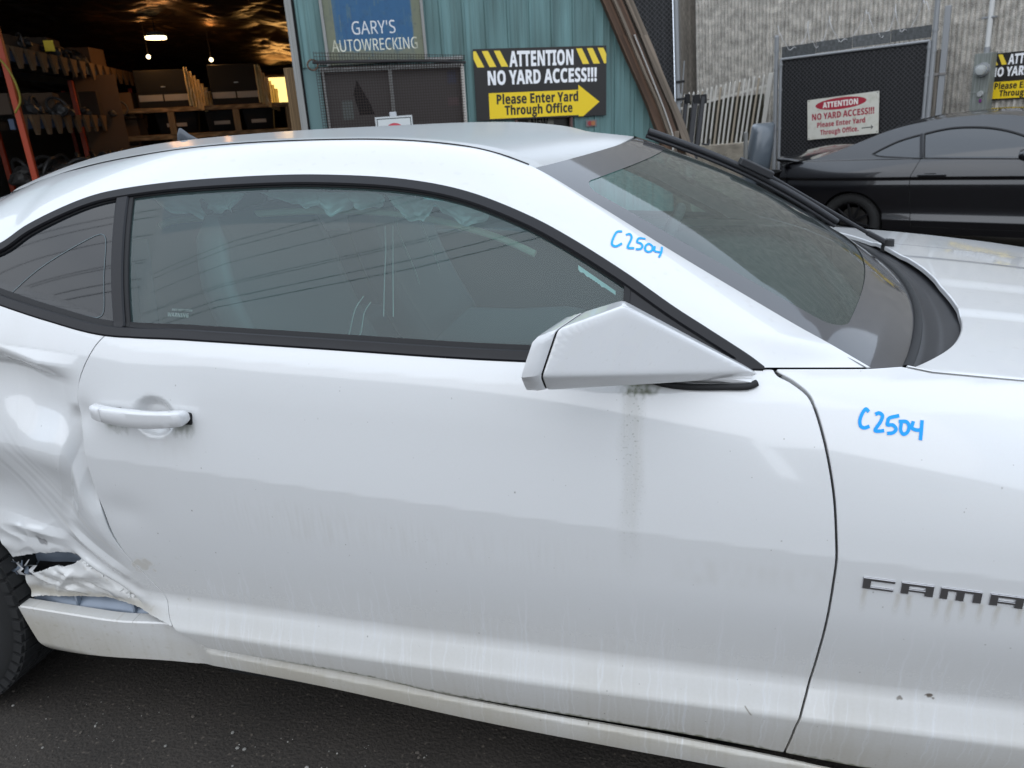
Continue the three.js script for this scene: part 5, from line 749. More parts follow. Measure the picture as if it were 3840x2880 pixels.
// ================= the yard to the right: it lies a little lower and slopes up to the right =================
const YM = (() => { const h = THREE.MathUtils.degToRad(14.3), T = THREE.MathUtils.degToRad(3.2), r = V(Math.cos(h), 0, -Math.sin(h)), f = V(Math.sin(h), 0, Math.cos(h)), up = V(0, 1, 0), er = r.clone().multiplyScalar(Math.cos(T)).addScaledVector(up, Math.sin(T)), eu = up.clone().multiplyScalar(Math.cos(T)).addScaledVector(r, -Math.sin(T)); return new THREE.Matrix4().makeBasis(er, eu, f).setPosition(1.8165, -0.43, -7.6625); })();
const YQ = new THREE.Quaternion().setFromRotationMatrix(YM), deg = THREE.MathUtils.degToRad;
function yput(t, [a, y, z], turn = 0, roll = 0) { t.position.copy(V(a, y, z).applyMatrix4(YM)); t.quaternion.copy(YQ).multiply(new THREE.Quaternion().setFromEuler(new THREE.Euler(0, turn, roll, 'YXZ'))); return t; }
const ything = (name, label, cat, pos, turn = 0, group, roll = 0) => yput(thing(name, label, cat, [0, 0, 0], 0, group), pos, turn, roll);
const FN = [-2.08, -1.29], BR = [-0.498, -1.44];
const galv = std(0.30, 0.31, 0.32, 0.5, { metalness: 0.3 }), concTex = pixels(512, 512, (a, b) => { const k = clamp(0.80 + 0.30 * fbm(a * 9, b * 9, 2, 5) + 0.25 * N(a * 120, b * 120, 5)); return [k, k * 0.985, k * 0.96]; }, true);
const concrete = std(0.74, 0.72, 0.68, 0.95, { map: concTex }), smoothConc = std(0.24, 0.22, 0.195, 0.9, { map: concTex });
// fractured-rib concrete wall
{
  const th = deg(-55), n = [Math.sin(th), Math.cos(th)], wall = ything('concrete_wall', 'tall grey ribbed concrete wall behind the black coupe and gate', 'wall', [2.295 - 0.2 * n[0], 0, -1.31 - 0.2 * n[1]], th);
  const per = 0.07, a0 = -4.98, a1 = 3.2, cnt = Math.round((a1 - a0) / per), prof = [[0, 0], [0.30, 0], [0.36, 1], [0.62, 1.12], [0.92, 1], [0.985, 0]], cols = [];
  for (let i = 0; i < cnt; i++) for (const [p, h] of prof) cols.push([a0 + (i + p) * per, h, i]);
  const rows = 190, H = 9.5, pos = [], uv = [], idx = [];
  for (let j = 0; j <= rows; j++) for (const [a, h, i] of cols) { const y = j / rows * H - 0.2, br = h ? clamp(0.75 + 0.55 * N(i * 1.7, y * 9, 1) + 0.5 * N(i * 3.1, y * 23, a * 60)) : 0; pos.push(a + (h ? 0.006 * N(i * 2.2, y * 16, a * 90) : 0), y, h * 0.026 * br + 0.003 * N(a * 40, y * 40, 2)); uv.push(a * 0.8, y * 0.8); }
  const w = cols.length; for (let j = 0; j < rows; j++) for (let i = 0; i + 1 < w; i++) { const a = j * w + i; idx.push(a, a + 1, a + w, a + 1, a + w + 1, a + w); }
  let g = new THREE.BufferGeometry(); g.setAttribute('position', new THREE.Float32BufferAttribute(pos, 3)); g.setAttribute('uv', new THREE.Float32BufferAttribute(uv, 2)); g.setIndex(idx); g.computeVertexNormals(); part('ribbed_face', g, concrete, wall);
  part('core', box(a1 - a0, H, 0.25, (a0 + a1) / 2, H / 2 - 0.2, -0.13, 0.01), smoothConc, wall); part('smooth_end', (() => { const q = box(0.6, H, 0.2, 0, 0, 0, 0.01); q.rotateY(deg(55)); q.translate(a0 - 0.22, H / 2 - 0.2, -0.25); return q; })(), smoothConc, wall);
}
// chain-link with black slats: wire diamonds over woven strips
const slatM = std(0.010, 0.010, 0.011, 0.6), wireM2 = std(0.075, 0.075, 0.08, 0.5);
function slatPanel(t, w, y0, y1) {
  const n = Math.round(w / 0.05); for (let i = 0; i < n; i++) { const g = box(w / n - 0.004, y1 - y0, 0.005, -w / 2 + (i + 0.5) * w / n, (y0 + y1) / 2, 0.004 * (i % 2 ? 1 : -1), 0); part('slat', g, slatM, t); }
  part('slat_backing', box(w, y1 - y0, 0.003, 0, (y0 + y1) / 2, -0.014, 0), slatM, t);
  const q = [], s = 0.06, h = y1 - y0; for (let x = -w / 2 - h; x < w / 2; x += s) for (const d of [1, -1]) { let xa = x, xb = x + h, ya = y0, yb = y1; if (xa < -w / 2) { ya += -w / 2 - xa; xa = -w / 2; } if (xb > w / 2) { yb -= xb - w / 2; xb = w / 2; } if (xb - xa < 0.02) continue; const g = d > 0 ? plank([xa, ya, 0.012], [xb, yb, 0.012], 0.0045, 0.0045, [0, 0, 1], 0) : plank([-xa, ya, 0.009], [-xb, yb, 0.009], 0.0045, 0.0045, [0, 0, 1], 0); q.push(g); }
  part('wire_mesh', q, wireM2, t).userData.kind = 'stuff';
}
const gateA = deg(-40);
const gate = ything('slat_gate', 'black slatted chain-link gate topped with razor wire, behind the black coupe', 'gate', [0.934 + 0.045 * Math.cos(gateA), 0, -2.306 - 0.045 * Math.sin(gateA)], gateA);
slatPanel(gate, 1.97, 0.12, 2.315);
for (const x of [-0.985, 0.985]) part('side_rail', bar([x, 0.1, 0.02], [x, 2.33, 0.02], 0.022, 10), galv, gate);
part('top_rail', bar([-0.985, 2.325, 0.02], [0.985, 2.325, 0.02], 0.020, 10), galv, gate); part('bottom_rail', bar([-0.985, 0.11, 0.02], [0.985, 0.11, 0.02], 0.020, 10), galv, gate);
for (let k = 0; k < 4; k++) part('top_sheet', box(0.49, 0.15, 0.004, -0.74 + k * 0.495, 2.42 + 0.008 * k, -0.01 - 0.003 * (k % 2), 0.001), std(0.17 + 0.03 * (k % 3), 0.18 + 0.03 * (k % 3), 0.19 + 0.03 * (k % 3), 0.55, { metalness: 0.3, map: streak }), gate);
for (const y of [0.6, 1.35, 1.9, 2.25]) for (const x of [-0.985, 0.985]) part('clamp_band', (() => { const g = new THREE.CylinderGeometry(0.03, 0.03, 0.03, 10); g.translate(x, y, 0.02); return g; })(), galv, gate);
for (const [a, h, s] of [[-1.035, 2.63, 'slim galvanised fence post at the end of the slatted gate beside the white picket panel'], [1.06, 2.80, 'galvanised fence post at the end of the slatted gate beside the wall pipes']]) { const t = ything('fence_post', s, 'post', [0.934 + (a + 0.02) * Math.cos(gateA), 0, -2.306 - (a + 0.02) * Math.sin(gateA)], gateA); part('pole', bar([0, 0, 0], [0, h, 0], 0.032, 12), galv, t); part('cap', (() => { const g = new THREE.SphereGeometry(0.036, 12, 6, 0, 7, 0, 1.57); g.translate(0, h, 0); return g; })(), galv, t); for (const y of [1.35, 2.2, 2.45]) part('band', (() => { const g = new THREE.CylinderGeometry(0.04, 0.04, 0.03, 12); g.translate(0, y, 0); return g; })(), galv, t); }
{ const pts = []; for (let i = 0; i <= 180; i++) { const q = i / 180, a = q * 5.2 * 2 * Math.PI; pts.push([-1.0 + 2.05 * q + 0.06 * Math.sin(a * 0.37), 2.60 + 0.05 * q + (0.165 + 0.03 * Math.sin(i)) * Math.cos(a), 0.02 + 0.17 * Math.sin(a)]); }
  const t = ything('razor_wire', 'loose coil of thin razor wire along the top of the slatted gate', 'wire', [0.934, 0, -2.306], gateA), m = std(0.6, 0.6, 0.6, 0.5); part('wire', tube(pts, 0.0042, 420, 5), m, t); const bl = []; for (let i = 2; i < 180; i += 3) { const g = new THREE.BoxGeometry(0.022, 0.009, 0.0015); g.rotateZ(rr(0, 3)); g.rotateY(rr(0, 3)); g.translate(...pts[i]); bl.push(g); } part('barbs', bl, m, t).userData.kind = 'stuff'; }
for (const [a, r, h, s] of [[1.20, 0.04, 2.72, 'square grey downpipe on the concrete wall by the gate post'], [1.135, 0.028, 2.2, 'round dull pipe standing between the gate post and the downpipe']]) { const t = ything('wall_pipe', s, 'pipe', [0.934 + (a + 0.03) * Math.cos(gateA), 0, -2.306 - (a + 0.03) * Math.sin(gateA) - 0.04], gateA); part('pipe', r > 0.03 ? box(0.075, h, 0.05, 0, h / 2, 0, 0.008) : bar([0, 0, 0], [0, h, 0], r, 12), r > 0.03 ? galv : smoothConc, t); for (const y of [0.8, 1.9]) part('bracket', box(0.10, 0.035, 0.07, 0, y, 0, 0.006), std(0.2, 0.19, 0.18, 0.6), t); }
{ // weathered red and white sign wired to the gate
  const tex = print(1024, 620, (g, w, h) => {
    g.fillStyle = '#cfcdc2'; g.fillRect(0, 0, w, h); wear(g, w, h, '#8c8768', 160, 4, 40); g.fillStyle = '#a32437'; g.beginPath(); g.ellipse(485, 108, 365, 88, 0, 0, 7); g.fill(); g.fillStyle = '#e8e4dd'; text(g, 'ATTENTION', 485, 150, 84, 510);
    g.fillStyle = '#9c2c3c'; text(g, 'NO YARD ACCESS!!!', 512, 320, 96, 905); text(g, 'Please Enter Yard', 490, 440, 76, 705); text(g, 'Through Office.', 470, 560, 76, 560); g.strokeStyle = '#16201e'; g.fillStyle = '#16201e'; g.lineWidth = 14; g.beginPath(); g.moveTo(790, 520); g.lineTo(930, 520); g.stroke(); g.beginPath(); g.moveTo(915, 480); g.lineTo(950, 520); g.lineTo(915, 560); g.lineTo(930, 520); g.fill();
    for (const [x, y] of [[20, 20], [1000, 20], [20, 600], [1000, 595]]) { g.fillStyle = '#55503f'; g.beginPath(); g.arc(x, y, 8, 0, 7); g.fill(); }
  });
  yput(board('attention_sign', 'weathered white sign with red lettering wired to the slatted gate', 'sign', 0.985, 0.565, tex, undefined, 0.7, 0), [0.934 - 0.02 * Math.cos(gateA) + 0.05 * Math.sin(gateA), 1.461, -2.306 + 0.02 * Math.sin(gateA) + 0.05 * Math.cos(gateA)], gateA, 0.043);
}
// electricity meter and second yellow sign on the concrete wall
const wallA = deg(-55), wallAt = (a, y, out) => [2.295 + a * Math.cos(wallA) + (out - 0.2) * Math.sin(wallA), y, -1.31 - a * Math.sin(wallA) + (out - 0.2) * Math.cos(wallA)];
{
  const t = ything('meter_box', 'grey electricity meter box with a glass dial on the ribbed wall', 'meter box', wallAt(-0.045, 0, 0.03), wallA), grey = std(0.38, 0.41, 0.39, 0.5, { map: streak });
  part('cabinet', box(0.21, 1.35, 0.17, 0, 1.425, 0.085, 0.006), grey, t); part('cover_lip', box(0.214, 0.012, 0.176, 0, 1.62, 0.087, 0.002), grey, t);
  const ring = new THREE.CylinderGeometry(0.082, 0.088, 0.05, 28); ring.rotateX(Math.PI / 2); ring.translate(0.02, 1.90, 0.195); part('meter_ring', ring, galv, t); const dome = new THREE.LatheGeometry([[0.072, 0], [0.072, 0.07], [0.06, 0.10], [0.03, 0.115], [0.0005, 0.118]].map((p) => new THREE.Vector2(...p)), 28); dome.rotateX(Math.PI / 2); dome.translate(0.02, 1.90, 0.215); part('meter_glass', dome, phys(0.8, 0.82, 0.82, { transmission: 0.8, thickness: 0, roughness: 0.06 }), t); const dial = new THREE.CylinderGeometry(0.06, 0.06, 0.03, 24); dial.rotateX(Math.PI / 2); dial.translate(0.02, 1.90, 0.235); part('meter_dial', dial, std(0.55, 0.55, 0.53, 0.6), t);
  const kn = new THREE.CylinderGeometry(0.034, 0.038, 0.03, 20); kn.rotateX(Math.PI / 2); kn.translate(0.02, 1.605, 0.185); part('socket_cap', kn, std(0.36, 0.37, 0.36, 0.5), t); part('seal_tag', box(0.028, 0.045, 0.012, 0.028, 1.52, 0.18, 0.004), std(0.16, 0.03, 0.16, 0.5), t); part('label', box(0.04, 0.06, 0.002, 0.06, 1.36, 0.172, 0), std(0.6, 0.6, 0.62, 0.6), t);
  part('conduit', bar([0.0, 2.1, 0.08], [0.0, 5.0, 0.08], 0.03, 14), std(0.62, 0.62, 0.60, 0.5), t); part('conduit_sleeve', bar([0.0, 2.09, 0.08], [0.0, 2.17, 0.08], 0.036, 14), galv, t); part('conduit_clamp', box(0.16, 0.025, 0.09, -0.02, 2.52, 0.06, 0.006), galv, t);
  yput(board('attention_sign', 'black and yellow sign partly hidden behind the electricity meter box', 'sign', 1.17, 0.567, yellowSign), wallAt(0.475, 1.79, 0.05), wallA, -0.012);
}
{ // dark slatted fence between the hut and the wall, with its tall pole
  const t = ything('slat_fence', 'dark slatted chain-link fence panel between the hut and the ribbed wall', 'fence', [FN[0] - 0.17, 0, FN[1]]); slatPanel(t, 1.0, 0, 3.6);
  const p = ything('fence_post', 'tall silver pole at the edge of the dark slatted fence by the hut', 'post', [FN[0] + 0.36, 0, FN[1] + 0.05]); part('pole', bar([0, 0, 0], [0, 3.8, 0], 0.032, 12), galv, p); for (const y of [1.95, 2.16]) part('hinge', box(0.11, 0.03, 0.05, 0.03, y, 0.02, 0.006), rubber, p); part('latch_bar', bar([0.035, 1.9, 0.03], [0.085, 2.4, 0.03], 0.008, 6), galv, p);
}
{ // white metal picket panel leaning on the wall
  const th = deg(-30), P = [-0.238, 0, -3.858], t = ything('picket_panel', 'old white metal picket panel leaning tilted against the concrete', 'fence', P, th), pk = std(0.62, 0.60, 0.55, 0.7), rust = std(0.42, 0.36, 0.28, 0.8);
  const n = 19; for (let i = 0; i < n; i++) { const q = i / (n - 1), xt = mix(-0.86, 0.50, q), yt = mix(1.955, 2.13, q) + rr(-0.012, 0.012), lean = mix(0.12, 0.15, q); part('picket', plank([xt - lean * 1.05, yt - 1.05, 0], [xt, yt, 0.0], 0.030, 0.022, [0, 0, 1], 0.004), i % 4 === 1 ? rust : pk, t); const tip = new THREE.ConeGeometry(0.017, 0.04, 4); tip.rotateY(0.78); tip.translate(xt + 0.002, yt + 0.018, 0); part('picket_tip', tip, pk, t); }
  part('rail', plank([-0.86, 1.755, -0.018], [0.58, 1.985, -0.018], 0.04, 0.025, [0, 0, 1], 0.004), pk, t); part('rail', plank([-1.0, 1.02, -0.018], [0.46, 1.16, -0.018], 0.04, 0.025, [0, 0, 1], 0.004), pk, t);
  part('end_post', plank([0.44, 0.9, 0.0], [0.61, 2.16, 0.0], 0.075, 0.06, [0, 0, 1], 0.006), pk, t, 'thick rusty end post of the picket panel');
  const b = ything('concrete_block', 'pale concrete block below the white picket panel', 'block', [P[0] - 0.25, 0, P[2] - 0.22], th); part('block', box(1.5, 1.14, 0.3, 0, 0.57, 0, 0.015), std(0.50, 0.46, 0.39, 0.95, { map: concTex }), b);
  const back = ything('backing_sheet', 'dull olive sheet behind the white pickets', 'sheet', [P[0] - 0.1, 1.14, P[2] - 0.24], th); part('sheet', box(1.35, 0.72, 0.02, 0, 0.36, 0, 0.003), std(0.10, 0.095, 0.07, 0.9, { map: streak }), back);
}
{ // long dark car trims, a grey bumper cover and a bin leaning in the corner
  const bars = [[-1.02, 1.97, -1.24, 0.6, 0.05, 'black bar leaning beside the silver pole'], [-0.90, 1.95, -1.14, 0.6, 0.075, 'wide black bar in the middle of the leaning trims'], [-0.80, 1.945, -1.06, 0.6, 0.06, 'black bar nearest the white pickets, with a hooked end']];
  bars.forEach(([x1, y1, x0, y0, w, s], i) => { const t = ything('leaning_trim', s, 'car trim', [BR[0], 0, BR[1] - 0.2]); part('bar', plank([x0, y0, 0.25], [x1, y1, 0.02 * i], w, 0.04, [0, 0, 1], 0.012), darkPlastic, t); part('end_bracket', box(w * 1.3, 0.12, 0.05, x1 + 0.01, y1 - 0.03, 0.03, 0.01), rubber, t); if (i === 2) part('hook', tube([[x1 - 0.06, 1.35, 0.15], [x1 + 0.03, 1.33, 0.16], [x1 + 0.05, 1.4, 0.15]], 0.014, 16, 6), darkPlastic, t); });
  for (let k = 0; k < 3; k++) { const t = ything('leaning_slat', ['thin pale slat behind the leaning black bars, closest to the pole', 'thin pale slat between two leaning black bars', 'thin pale slat behind the hooked black bar'][k], 'slat', [BR[0] - 1.04 + k * 0.09, 0, BR[1] - 0.28]); part('slat', plank([-0.12, 0.7, 0.15], [0.06, 1.93 + 0.02 * k, 0], 0.028, 0.02, [0, 0, 1], 0.003), std(0.45, 0.42, 0.38, 0.8, { map: streak }), t); }
  const b = ything('bumper_cover', 'grey-blue bumper cover standing on end beside the gate post', 'bumper', [BR[0], 0, BR[1]]); const sec = (y, x, w, d) => [[x - w, y, 0], [x - w * 0.98, y, d * 0.75], [x - w * 0.8, y, d], [x - w * 0.4, y, d * 1.05], [x + w * 0.5, y, d * 0.95], [x + w * 0.9, y, d * 0.7], [x + w, y, d * 0.2], [x + w, y, 0]];
  part('shell', toCreasedNormals(loft([sec(0.4, -0.19, 0.14, 0.16), sec(0.9, -0.145, 0.165, 0.2), sec(1.2, -0.095, 0.155, 0.2), sec(1.42, -0.06, 0.15, 0.19), sec(1.50, -0.05, 0.145, 0.16), sec(1.535, -0.045, 0.12, 0.11)]), 0.9), phys(0.095, 0.115, 0.135, { roughness: 0.35, clearcoat: 0.8, clearcoatRoughness: 0.15 }), b); part('lower_edge', box(0.05, 1.0, 0.06, -0.30, 0.95, 0.08, 0.015), std(0.2, 0.2, 0.19, 0.6), b);
  const k = ything('black_tub', 'black plastic tub below the grey bumper cover', 'tub', [BR[0] - 0.05, 0, BR[1] + 0.25]); part('tub', loft([[0, 0.12], [0.86, 0.15], [0.90, 0.165], [0.92, 0.165], [0.92, 0.15], [0.3, 0.13]].map(([y, r]) => Array.from({ length: 24 }, (_, i) => [r * Math.cos(i / 24 * 6.2832), y, r * Math.sin(i / 24 * 6.2832)]))), slatM, k); part('rim', (() => { const g = new THREE.TorusGeometry(0.165, 0.012, 6, 28); g.rotateX(Math.PI / 2); g.translate(0, 0.915, 0); return g; })(), slatM, k);
}

// ================= the black coupe parked by the gate =================
{
  const bc = ything('black_coupe', 'black two-door coupe with tinted windows parked in front of the slatted gate', 'car', [0.022, 0, 0], deg(-48));
  const up = (x, y) => -0.095 - 0.62 * (y - 1.075) - 0.55 * (y - 1.075) ** 2;
  const nose = (x) => -0.05 * smooth(-0.35, -0.95, x) ** 2 - 0.35 * smooth(2.9, 3.8, x) ** 2;
  const Sm = (x, y) => (y > 1.075 ? up(x, y) : hermite([[0.2, -0.07, 0.4, 0.4], [0.36, -0.012, 0.25, 0.2], [0.405, 0.0, 0.1, -0.55], [0.47, -0.034, -0.45, -0.2], [0.56, -0.036, 0.12, 0.14], [0.72, -0.014, 0.14, 0.12], [0.80, -0.010, -0.1, -0.2], [0.855, -0.026, -0.3, 0.9], [0.885, 0.0, 0.3, -0.18], [0.98, -0.030, -0.42, -0.42], [1.075, -0.085, -0.75, -0.75]], y) - 0.008 * smooth(0.4, 0.2, x) * 0) + nose(x) + 0.035 * Math.exp(-((x / 0.55) ** 2)) * smooth(1.1, 0.9, y) * smooth(0.35, 0.7, y);
  const fix = (x, y) => { let d = 0.1, X = x, Y = y; for (let k = 0; k < 8; k++) { const t = d / (9.04 + d); X = x - (3.97 - x) * t; Y = y - (2.08 - y) * t; d = -Sm(X, Y); } return [X, Y]; };
  const M2 = (l) => l.map((p) => fix(...p)), blackPaint = phys(0.004, 0.004, 0.006, { roughness: 0.28, clearcoat: 1, clearcoatRoughness: 0.03 }), tint = phys(0.02, 0.022, 0.025, { roughness: 0.06, clearcoat: 1, clearcoatRoughness: 0.02 });
  const bp = (n, g, m, par = bc, l) => part(n, g, m, par, l);
  const rail = [[-0.97, 1.02], [-0.75, 1.065], [-0.52, 1.095], [-0.25, 1.175], [0, 1.268], [0.33, 1.385], [0.71, 1.452], [1.07, 1.476], [1.4, 1.468], [1.7, 1.415], [2.1, 1.27], [2.6, 1.06], [2.9, 1.03], [3.4, 0.95], [3.75, 0.8]];
  const rc = flat(rail, 90), railY = lerpCurve(rc);
  const win1 = sdPoly(flat(M2([[0.234, 1.150], [0.36, 1.215], [0.51, 1.28], [0.64, 1.318], [0.745, 1.342]]), 24).concat(M2([[0.765, 1.082]]), flat(M2([[0.55, 1.098], [0.301, 1.122], [0.234, 1.150]]), 10)));
  const win2 = sdPoly(flat(M2([[0.775, 1.348], [0.92, 1.378], [1.085, 1.396], [1.357, 1.384], [1.55, 1.345], [1.713, 1.287], [2.0, 1.16], [2.2, 1.065]]), 40).concat(M2([[1.7, 1.058], [1.2, 1.072], [0.79, 1.084]])));
  const arch = (x, y) => Math.max(Math.hypot(x - 0.01, y - 0.345) - 0.385, -1), arch2 = (x, y) => Math.hypot(x - 2.73, y - 0.345) - 0.385;
  const doorS = M2([[0.762, 1.079], [0.72, 1.0], [0.68, 0.92], [0.663, 0.87], [0.668, 0.75], [0.69, 0.55], [0.70, 0.40], [0.72, 0.33]]);
  bp('side_body', sheet((x, y) => [x, y, Sm(x, y)], [-1.0, 3.75, 300], [0.22, 1.49, 110], (x, y) => Math.max(y - railY(x)[1], -win1(x, y), -win2(x, y), -arch(x, y), -arch2(x, y), 0.25 - y, -0.90 - 0.10 * smooth(1.0, 0.7, y) - x + 0.15 * smooth(0.6, 0.3, y)), { rim: 0.02, cham: 0.003 }), blackPaint);
  bp('side_window', sheet((x, y) => [x, y, Sm(x, y) - 0.012], [0.6, 2.3, 60], [1.0, 1.46, 20], (x, y) => win2(x, y) - 0.006, { rim: 0 }), tint); bp('side_window', sheet((x, y) => [x, y, Sm(x, y) - 0.010], [0.0, 0.8, 40], [1.0, 1.4, 20], (x, y) => win1(x, y) - 0.006, { rim: 0 }), tint);
  for (const w of [win1, win2]) bp('window_trim', sheet((x, y) => [x, y, Sm(x, y) + 0.003], [0.0, 2.3, 200], [1.0, 1.46, 60], (x, y) => Math.max(w(x, y) - 0.004, -(w(x, y) + 0.008)), { rim: 0.006 }), rubber);
  const off = (l, d) => l.map(([x, y]) => [x, y, Sm(x, y) + d]);
  bp('door_gap', tube(off(flat(doorS, 40), -0.0005), 0.0035, 60, 6), gapBlack); bp('door_gap', tube(off([[0.72, 0.33], [1.2, 0.325], [1.7, 0.325], [2.0, 0.33]], -0.0005), 0.003, 30, 6), gapBlack);
  bp('window_divider', plank([...fix(0.745, 1.345), Sm(...fix(0.745, 1.345)) + 0.002].map((v) => v), [...fix(0.765, 1.083), Sm(...fix(0.765, 1.083)) + 0.002], 0.03, 0.012, [0, 0.4, 1], 0.003), blackGloss);
  const hx = [fix(0.75, 0.905), fix(1.03, 0.905)]; bp('handle', [plank([hx[0][0], hx[0][1], Sm(...hx[0]) + 0.025], [hx[1][0], hx[1][1], Sm(...hx[1]) + 0.025], 0.028, 0.02, [0, 0, 1], 0.008)], blackPaint); bp('handle_cup', box(0.13, 0.05, 0.02, (hx[0][0] + hx[1][0]) / 2 - 0.02, 0.90, -0.012, 0.008), gapBlack);
  const W = 1.84, zr = (x, s) => { const y = railY(x)[1], z = Sm(x, y); return s > 0 ? z : -W - z; };
  bp('roof', sheet((x, v) => { const a = zr(x, 1), b = zr(x, -1), q = (2 * v - 1) ** 2, y = railY(x)[1]; return [x, y + 0.035 * (1 - q) - 0.004, mix(a, b, v)]; }, [-0.94, 3.74, 120], [0, 1, 30], (x, v) => -1, { rim: 0, flip: false, ev: 8 }), blackPaint);
  bp('windscreen', sheet((x, v) => { const a = zr(x, 1) - 0.07, b = zr(x, -1) + 0.07, q = (2 * v - 1) ** 2, y = railY(x)[1]; return [x, y + 0.035 * (1 - q) + 0.003, mix(a, b, v)]; }, [1.62, 2.56, 40], [0, 1, 30], null, { rim: 0, ev: 8 }), tint); bp('rear_window', sheet((x, v) => { const a = zr(x, 1) - 0.10, b = zr(x, -1) + 0.10, q = (2 * v - 1) ** 2, y = railY(x)[1]; return [x, y + 0.035 * (1 - q) + 0.002, mix(a, b, v)]; }, [-0.30, 0.62, 40], [0, 1, 30], null, { rim: 0, ev: 8 }), phys(0.006, 0.006, 0.007, { roughness: 0.4 }));
  bp('far_side', sheet((x, y) => [x, y, -W - Sm(x, y)], [-1.0, 3.75, 100], [0.22, 1.49, 40], (x, y) => Math.max(y - railY(x)[1], -arch(x, y), -arch2(x, y), 0.25 - y), { rim: 0, flip: true }), blackPaint);
  const tail = (o) => Array.from({ length: 17 }, (_, i) => { const v = i / 16, z = mix(-0.03, -W + 0.03, v), x = -0.90 - 0.05 * (1 - (2 * v - 1) ** 2) + 0.05 * (2 * v - 1) ** 6; return o.map(([dx, y]) => [x + dx, y, z]); });
  bp('rear_bumper', loft(tail([[0.05, 1.03], [-0.01, 1.02], [0.02, 0.92], [0.0, 0.72], [-0.05, 0.68], [-0.06, 0.5], [-0.01, 0.32], [0.1, 0.28]]), false, false), blackPaint);
  bp('spoiler', loft(Array.from({ length: 13 }, (_, i) => { const v = i / 12, z = mix(-0.06, -W + 0.06, v), h = Math.sin(Math.PI * v) ** 0.3; return [[-0.98, 1.095 + 0.01 * h, z], [-0.97, 1.125 + 0.01 * h, z], [-0.78, 1.115, z], [-0.66, 1.085, z], [-0.75, 1.07, z], [-0.93, 1.075, z]]; })), blackPaint);
  for (const z of [-0.17, -0.26, -0.35, -W + 0.17, -W + 0.26, -W + 0.35]) bp('tail_lamp', (() => { const g = box(0.02, 0.16, 0.05, 0, 0, 0, 0.008); g.rotateZ(0.1); g.translate(-0.925, 0.85, z); return g; })(), phys(0.35, 0.06, 0.02, { roughness: 0.15, clearcoat: 1 }));
  bp('underbody', [box(4.3, 0.1, 1.5, 1.35, 0.33, -W / 2, 0.02), box(1.8, 0.5, 1.4, 1.3, 0.75, -W / 2, 0.05)], gapBlack);
  const m = new THREE.Group(); m.name = 'door_mirror'; bc.add(m); const mr = loft([0, 0.3, 0.7, 1].map((t, k) => Array.from({ length: 14 }, (_, i) => { const q = i / 14 * 6.2832, r = [0.4, 0.9, 1, 0.75][k]; return [1.87 - 0.17 * t + 0.02, 1.105 + 0.07 * r * Math.sin(q), 0.06 + 0.10 * r * Math.cos(q)]; }))); part('shell', mr, blackPaint, m); part('stalk', box(0.06, 0.03, 0.14, 1.84, 1.05, -0.05, 0.01), blackPaint, m);
  for (const x of [0, 2.72]) for (const s of [1, -1]) makeWheel(bc, x, 0.345, s > 0 ? -0.155 : -W + 0.155, 0.35, s, 20);
}
const WIRES = [[0.62, 0.015], [0.36, 0.012], [-0.08, 0.008], [-0.16, 0.008], [-0.75, 0.008], [-1.15, 0.007], [-1.3, 0.007]];   // place on the crossarm, radius
const WIRE_LABELS = ['thick dark overhead cable nearest the street side', 'second dark overhead cable from the street side', 'thin overhead wire, upper of the close pair', 'thin overhead wire, lower of the close pair', 'thin overhead wire third from the far crossarm end', 'thin overhead wire next to the last on the crossarm', 'thin overhead wire at the very end of the crossarm'];

// ================= ground =================
{
  const asphalt = pixels(1024, 1024, (a, b) => { const n = fbm(a * 6, b * 6, 1, 5), g = N(a * 210, b * 210, 4), h = N(a * 420, b * 420, 8), sp = smooth(0.42, 0.6, N(a * 160, b * 160, 14)); let k = 0.027 * (1 + 0.55 * n + 0.40 * g + 0.25 * h) + sp * 0.05; return [lin2s(k * 1.22), lin2s(k * 1.0), lin2s(k * 0.80)]; }, true);
  const bump = pixels(1024, 1024, (a, b) => { const k = 0.5 + 0.3 * N(a * 210, b * 210, 4) + 0.25 * N(a * 420, b * 420, 8) + 0.2 * fbm(a * 12, b * 12, 3, 3); return [k, k, k]; });
  const m = std(1, 1, 1, 0.88, { map: asphalt, bumpMap: bump, bumpScale: 0.004 });
  const g = new THREE.PlaneGeometry(240, 240, 240, 240); g.rotateX(-Math.PI / 2); const p = g.attributes.position, uv = g.attributes.uv; for (let i = 0; i < p.count; i++) { p.setY(i, -0.43 * smooth(-1.5, -6.5, p.getZ(i)) + 0.0); uv.setXY(i, p.getX(i) / 1.7, p.getZ(i) / 1.7); } g.computeVertexNormals(); struct('ground', g, m);
  const peb = [[], [], []]; for (let i = 0; i < 900; i++) { const x = rr(-2.3, 0.6), z = rr(0.85, 1.9), s = 0.0012 + 0.004 * rnd() ** 4, q = new THREE.IcosahedronGeometry(s, 0); q.scale(rr(0.7, 1.5), rr(0.4, 0.7), rr(0.7, 1.4)); q.rotateY(rr(0, 6)); q.translate(x, s * 0.3, z); peb[i % 3].push(q); }
  peb.forEach((l, i) => { const q = new THREE.Mesh(merge(l), std(...[[0.22, 0.21, 0.19], [0.10, 0.085, 0.07], [0.32, 0.30, 0.27]][i], 0.9)); q.name = numbered('gravel'); q.userData = { label: ['fine grey grit scattered on the asphalt below the sill', 'dark brown grit scattered on the asphalt below the sill', 'pale specks of grit scattered on the asphalt below the sill'][i], category: 'grit', kind: 'stuff' }; scene.add(shadows(q)); });
  struct('store_floor', (() => { const g = box(11, 0.6, 15.2, -3.4, -0.30 + 0.006, -7.7, 0.01); g.applyMatrix4(new THREE.Matrix4().makeRotationY(TH).setPosition(F0[0], 0, F0[1])); return g; })(), std(0.06, 0.055, 0.05, 0.9));
}
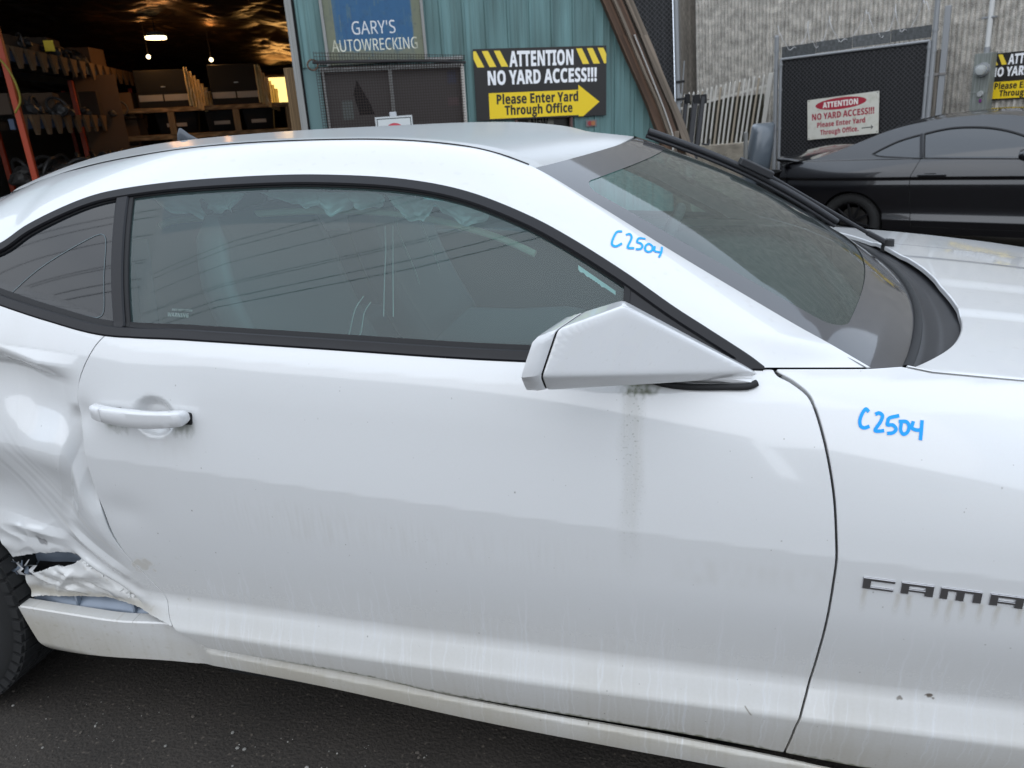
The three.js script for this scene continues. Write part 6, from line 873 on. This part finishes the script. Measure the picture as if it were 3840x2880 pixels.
// ================= the street behind the photographer, seen only as reflections =================
{
  const wm = std(0.012, 0.012, 0.012, 0.6), pm = std(0.09, 0.07, 0.055, 0.9, { map: wt });
  const poles = [[-22, 16.9], [20, -13.3]], across = [0.584, 0.811];
  poles.forEach(([x, z], i) => { const t = thing('utility_pole', ['timber utility pole across the street behind the tail of the white coupe', 'timber utility pole beyond the concrete wall'][i], 'utility pole', [x, 0, z], 0.946); part('mast', bar([0, 0, 0], [0, 9.6, 0], 0.16, 12, 0.12), pm, t); part('crossarm', box(3.0, 0.12, 0.12, -0.2, 8.25, 0.14, 0.01), pm, t); for (const [o] of WIRES) part('insulator', bar([-o, 8.31, 0.14], [-o, 8.38, 0.14], 0.03, 8), std(0.3, 0.3, 0.28, 0.4), t); });
  WIRES.forEach(([o, r], i) => { const pts = []; for (let k = 0; k <= 24; k++) { const t = k / 24; pts.push([mix(poles[0][0], poles[1][0], t) + o * across[0], 8.38 - 0.9 * 4 * t * (1 - t) - (i === 3 ? 0.12 : 0) * 4 * t * (1 - t), mix(poles[0][1], poles[1][1], t) + o * across[1]]); } solo('overhead_wire', tube(pts, r, 120, 6), wm, WIRE_LABELS[i], 'wire', i > 3 ? 'thin overhead wires' : undefined); });
  const wallM = std(0.33, 0.32, 0.30, 0.8, { map: concTex });
  const bld = (name, label, x, z, w, h, d, m, n) => { const t = thing(name, label, 'building', [x, 0, z]); part('walls', box(w, h, d, 0, h / 2, 0, 0.02), m, t); part('roof', box(w + 0.4, 0.25, d + 0.4, 0, h + 0.13, 0, 0.02), std(0.12, 0.12, 0.12, 0.8), t); for (let i = 0; i < n; i++) { const f = new THREE.Group(); f.name = 'window'; t.add(f); part('frame', box(1.5, 1.3, 0.08, -w / 2 + (i + 0.5) * w / n, h * 0.6, -d / 2, 0.01), std(0.5, 0.5, 0.5, 0.6), f); part('pane', box(1.35, 1.15, 0.09, -w / 2 + (i + 0.5) * w / n, h * 0.6, -d / 2 - 0.005, 0.005), phys(0.03, 0.035, 0.04, { roughness: 0.08 }), f); } };
  bld('low_warehouse', 'low pale warehouse across the street, mirrored in the white paint', -9, 26, 26, 5.0, 10, wallM, 6); bld('low_warehouse', 'taller tan warehouse across the street beyond the nose of the white coupe', 17, 27, 20, 6.0, 10, std(0.40, 0.33, 0.24, 0.8, { map: concTex }), 5); bld('low_warehouse', 'grey warehouse across the street far behind the tail of the white coupe', -38, 25, 24, 5.6, 10, std(0.22, 0.23, 0.24, 0.8, { map: concTex }), 5);
}
renderer.render(scene, camera);
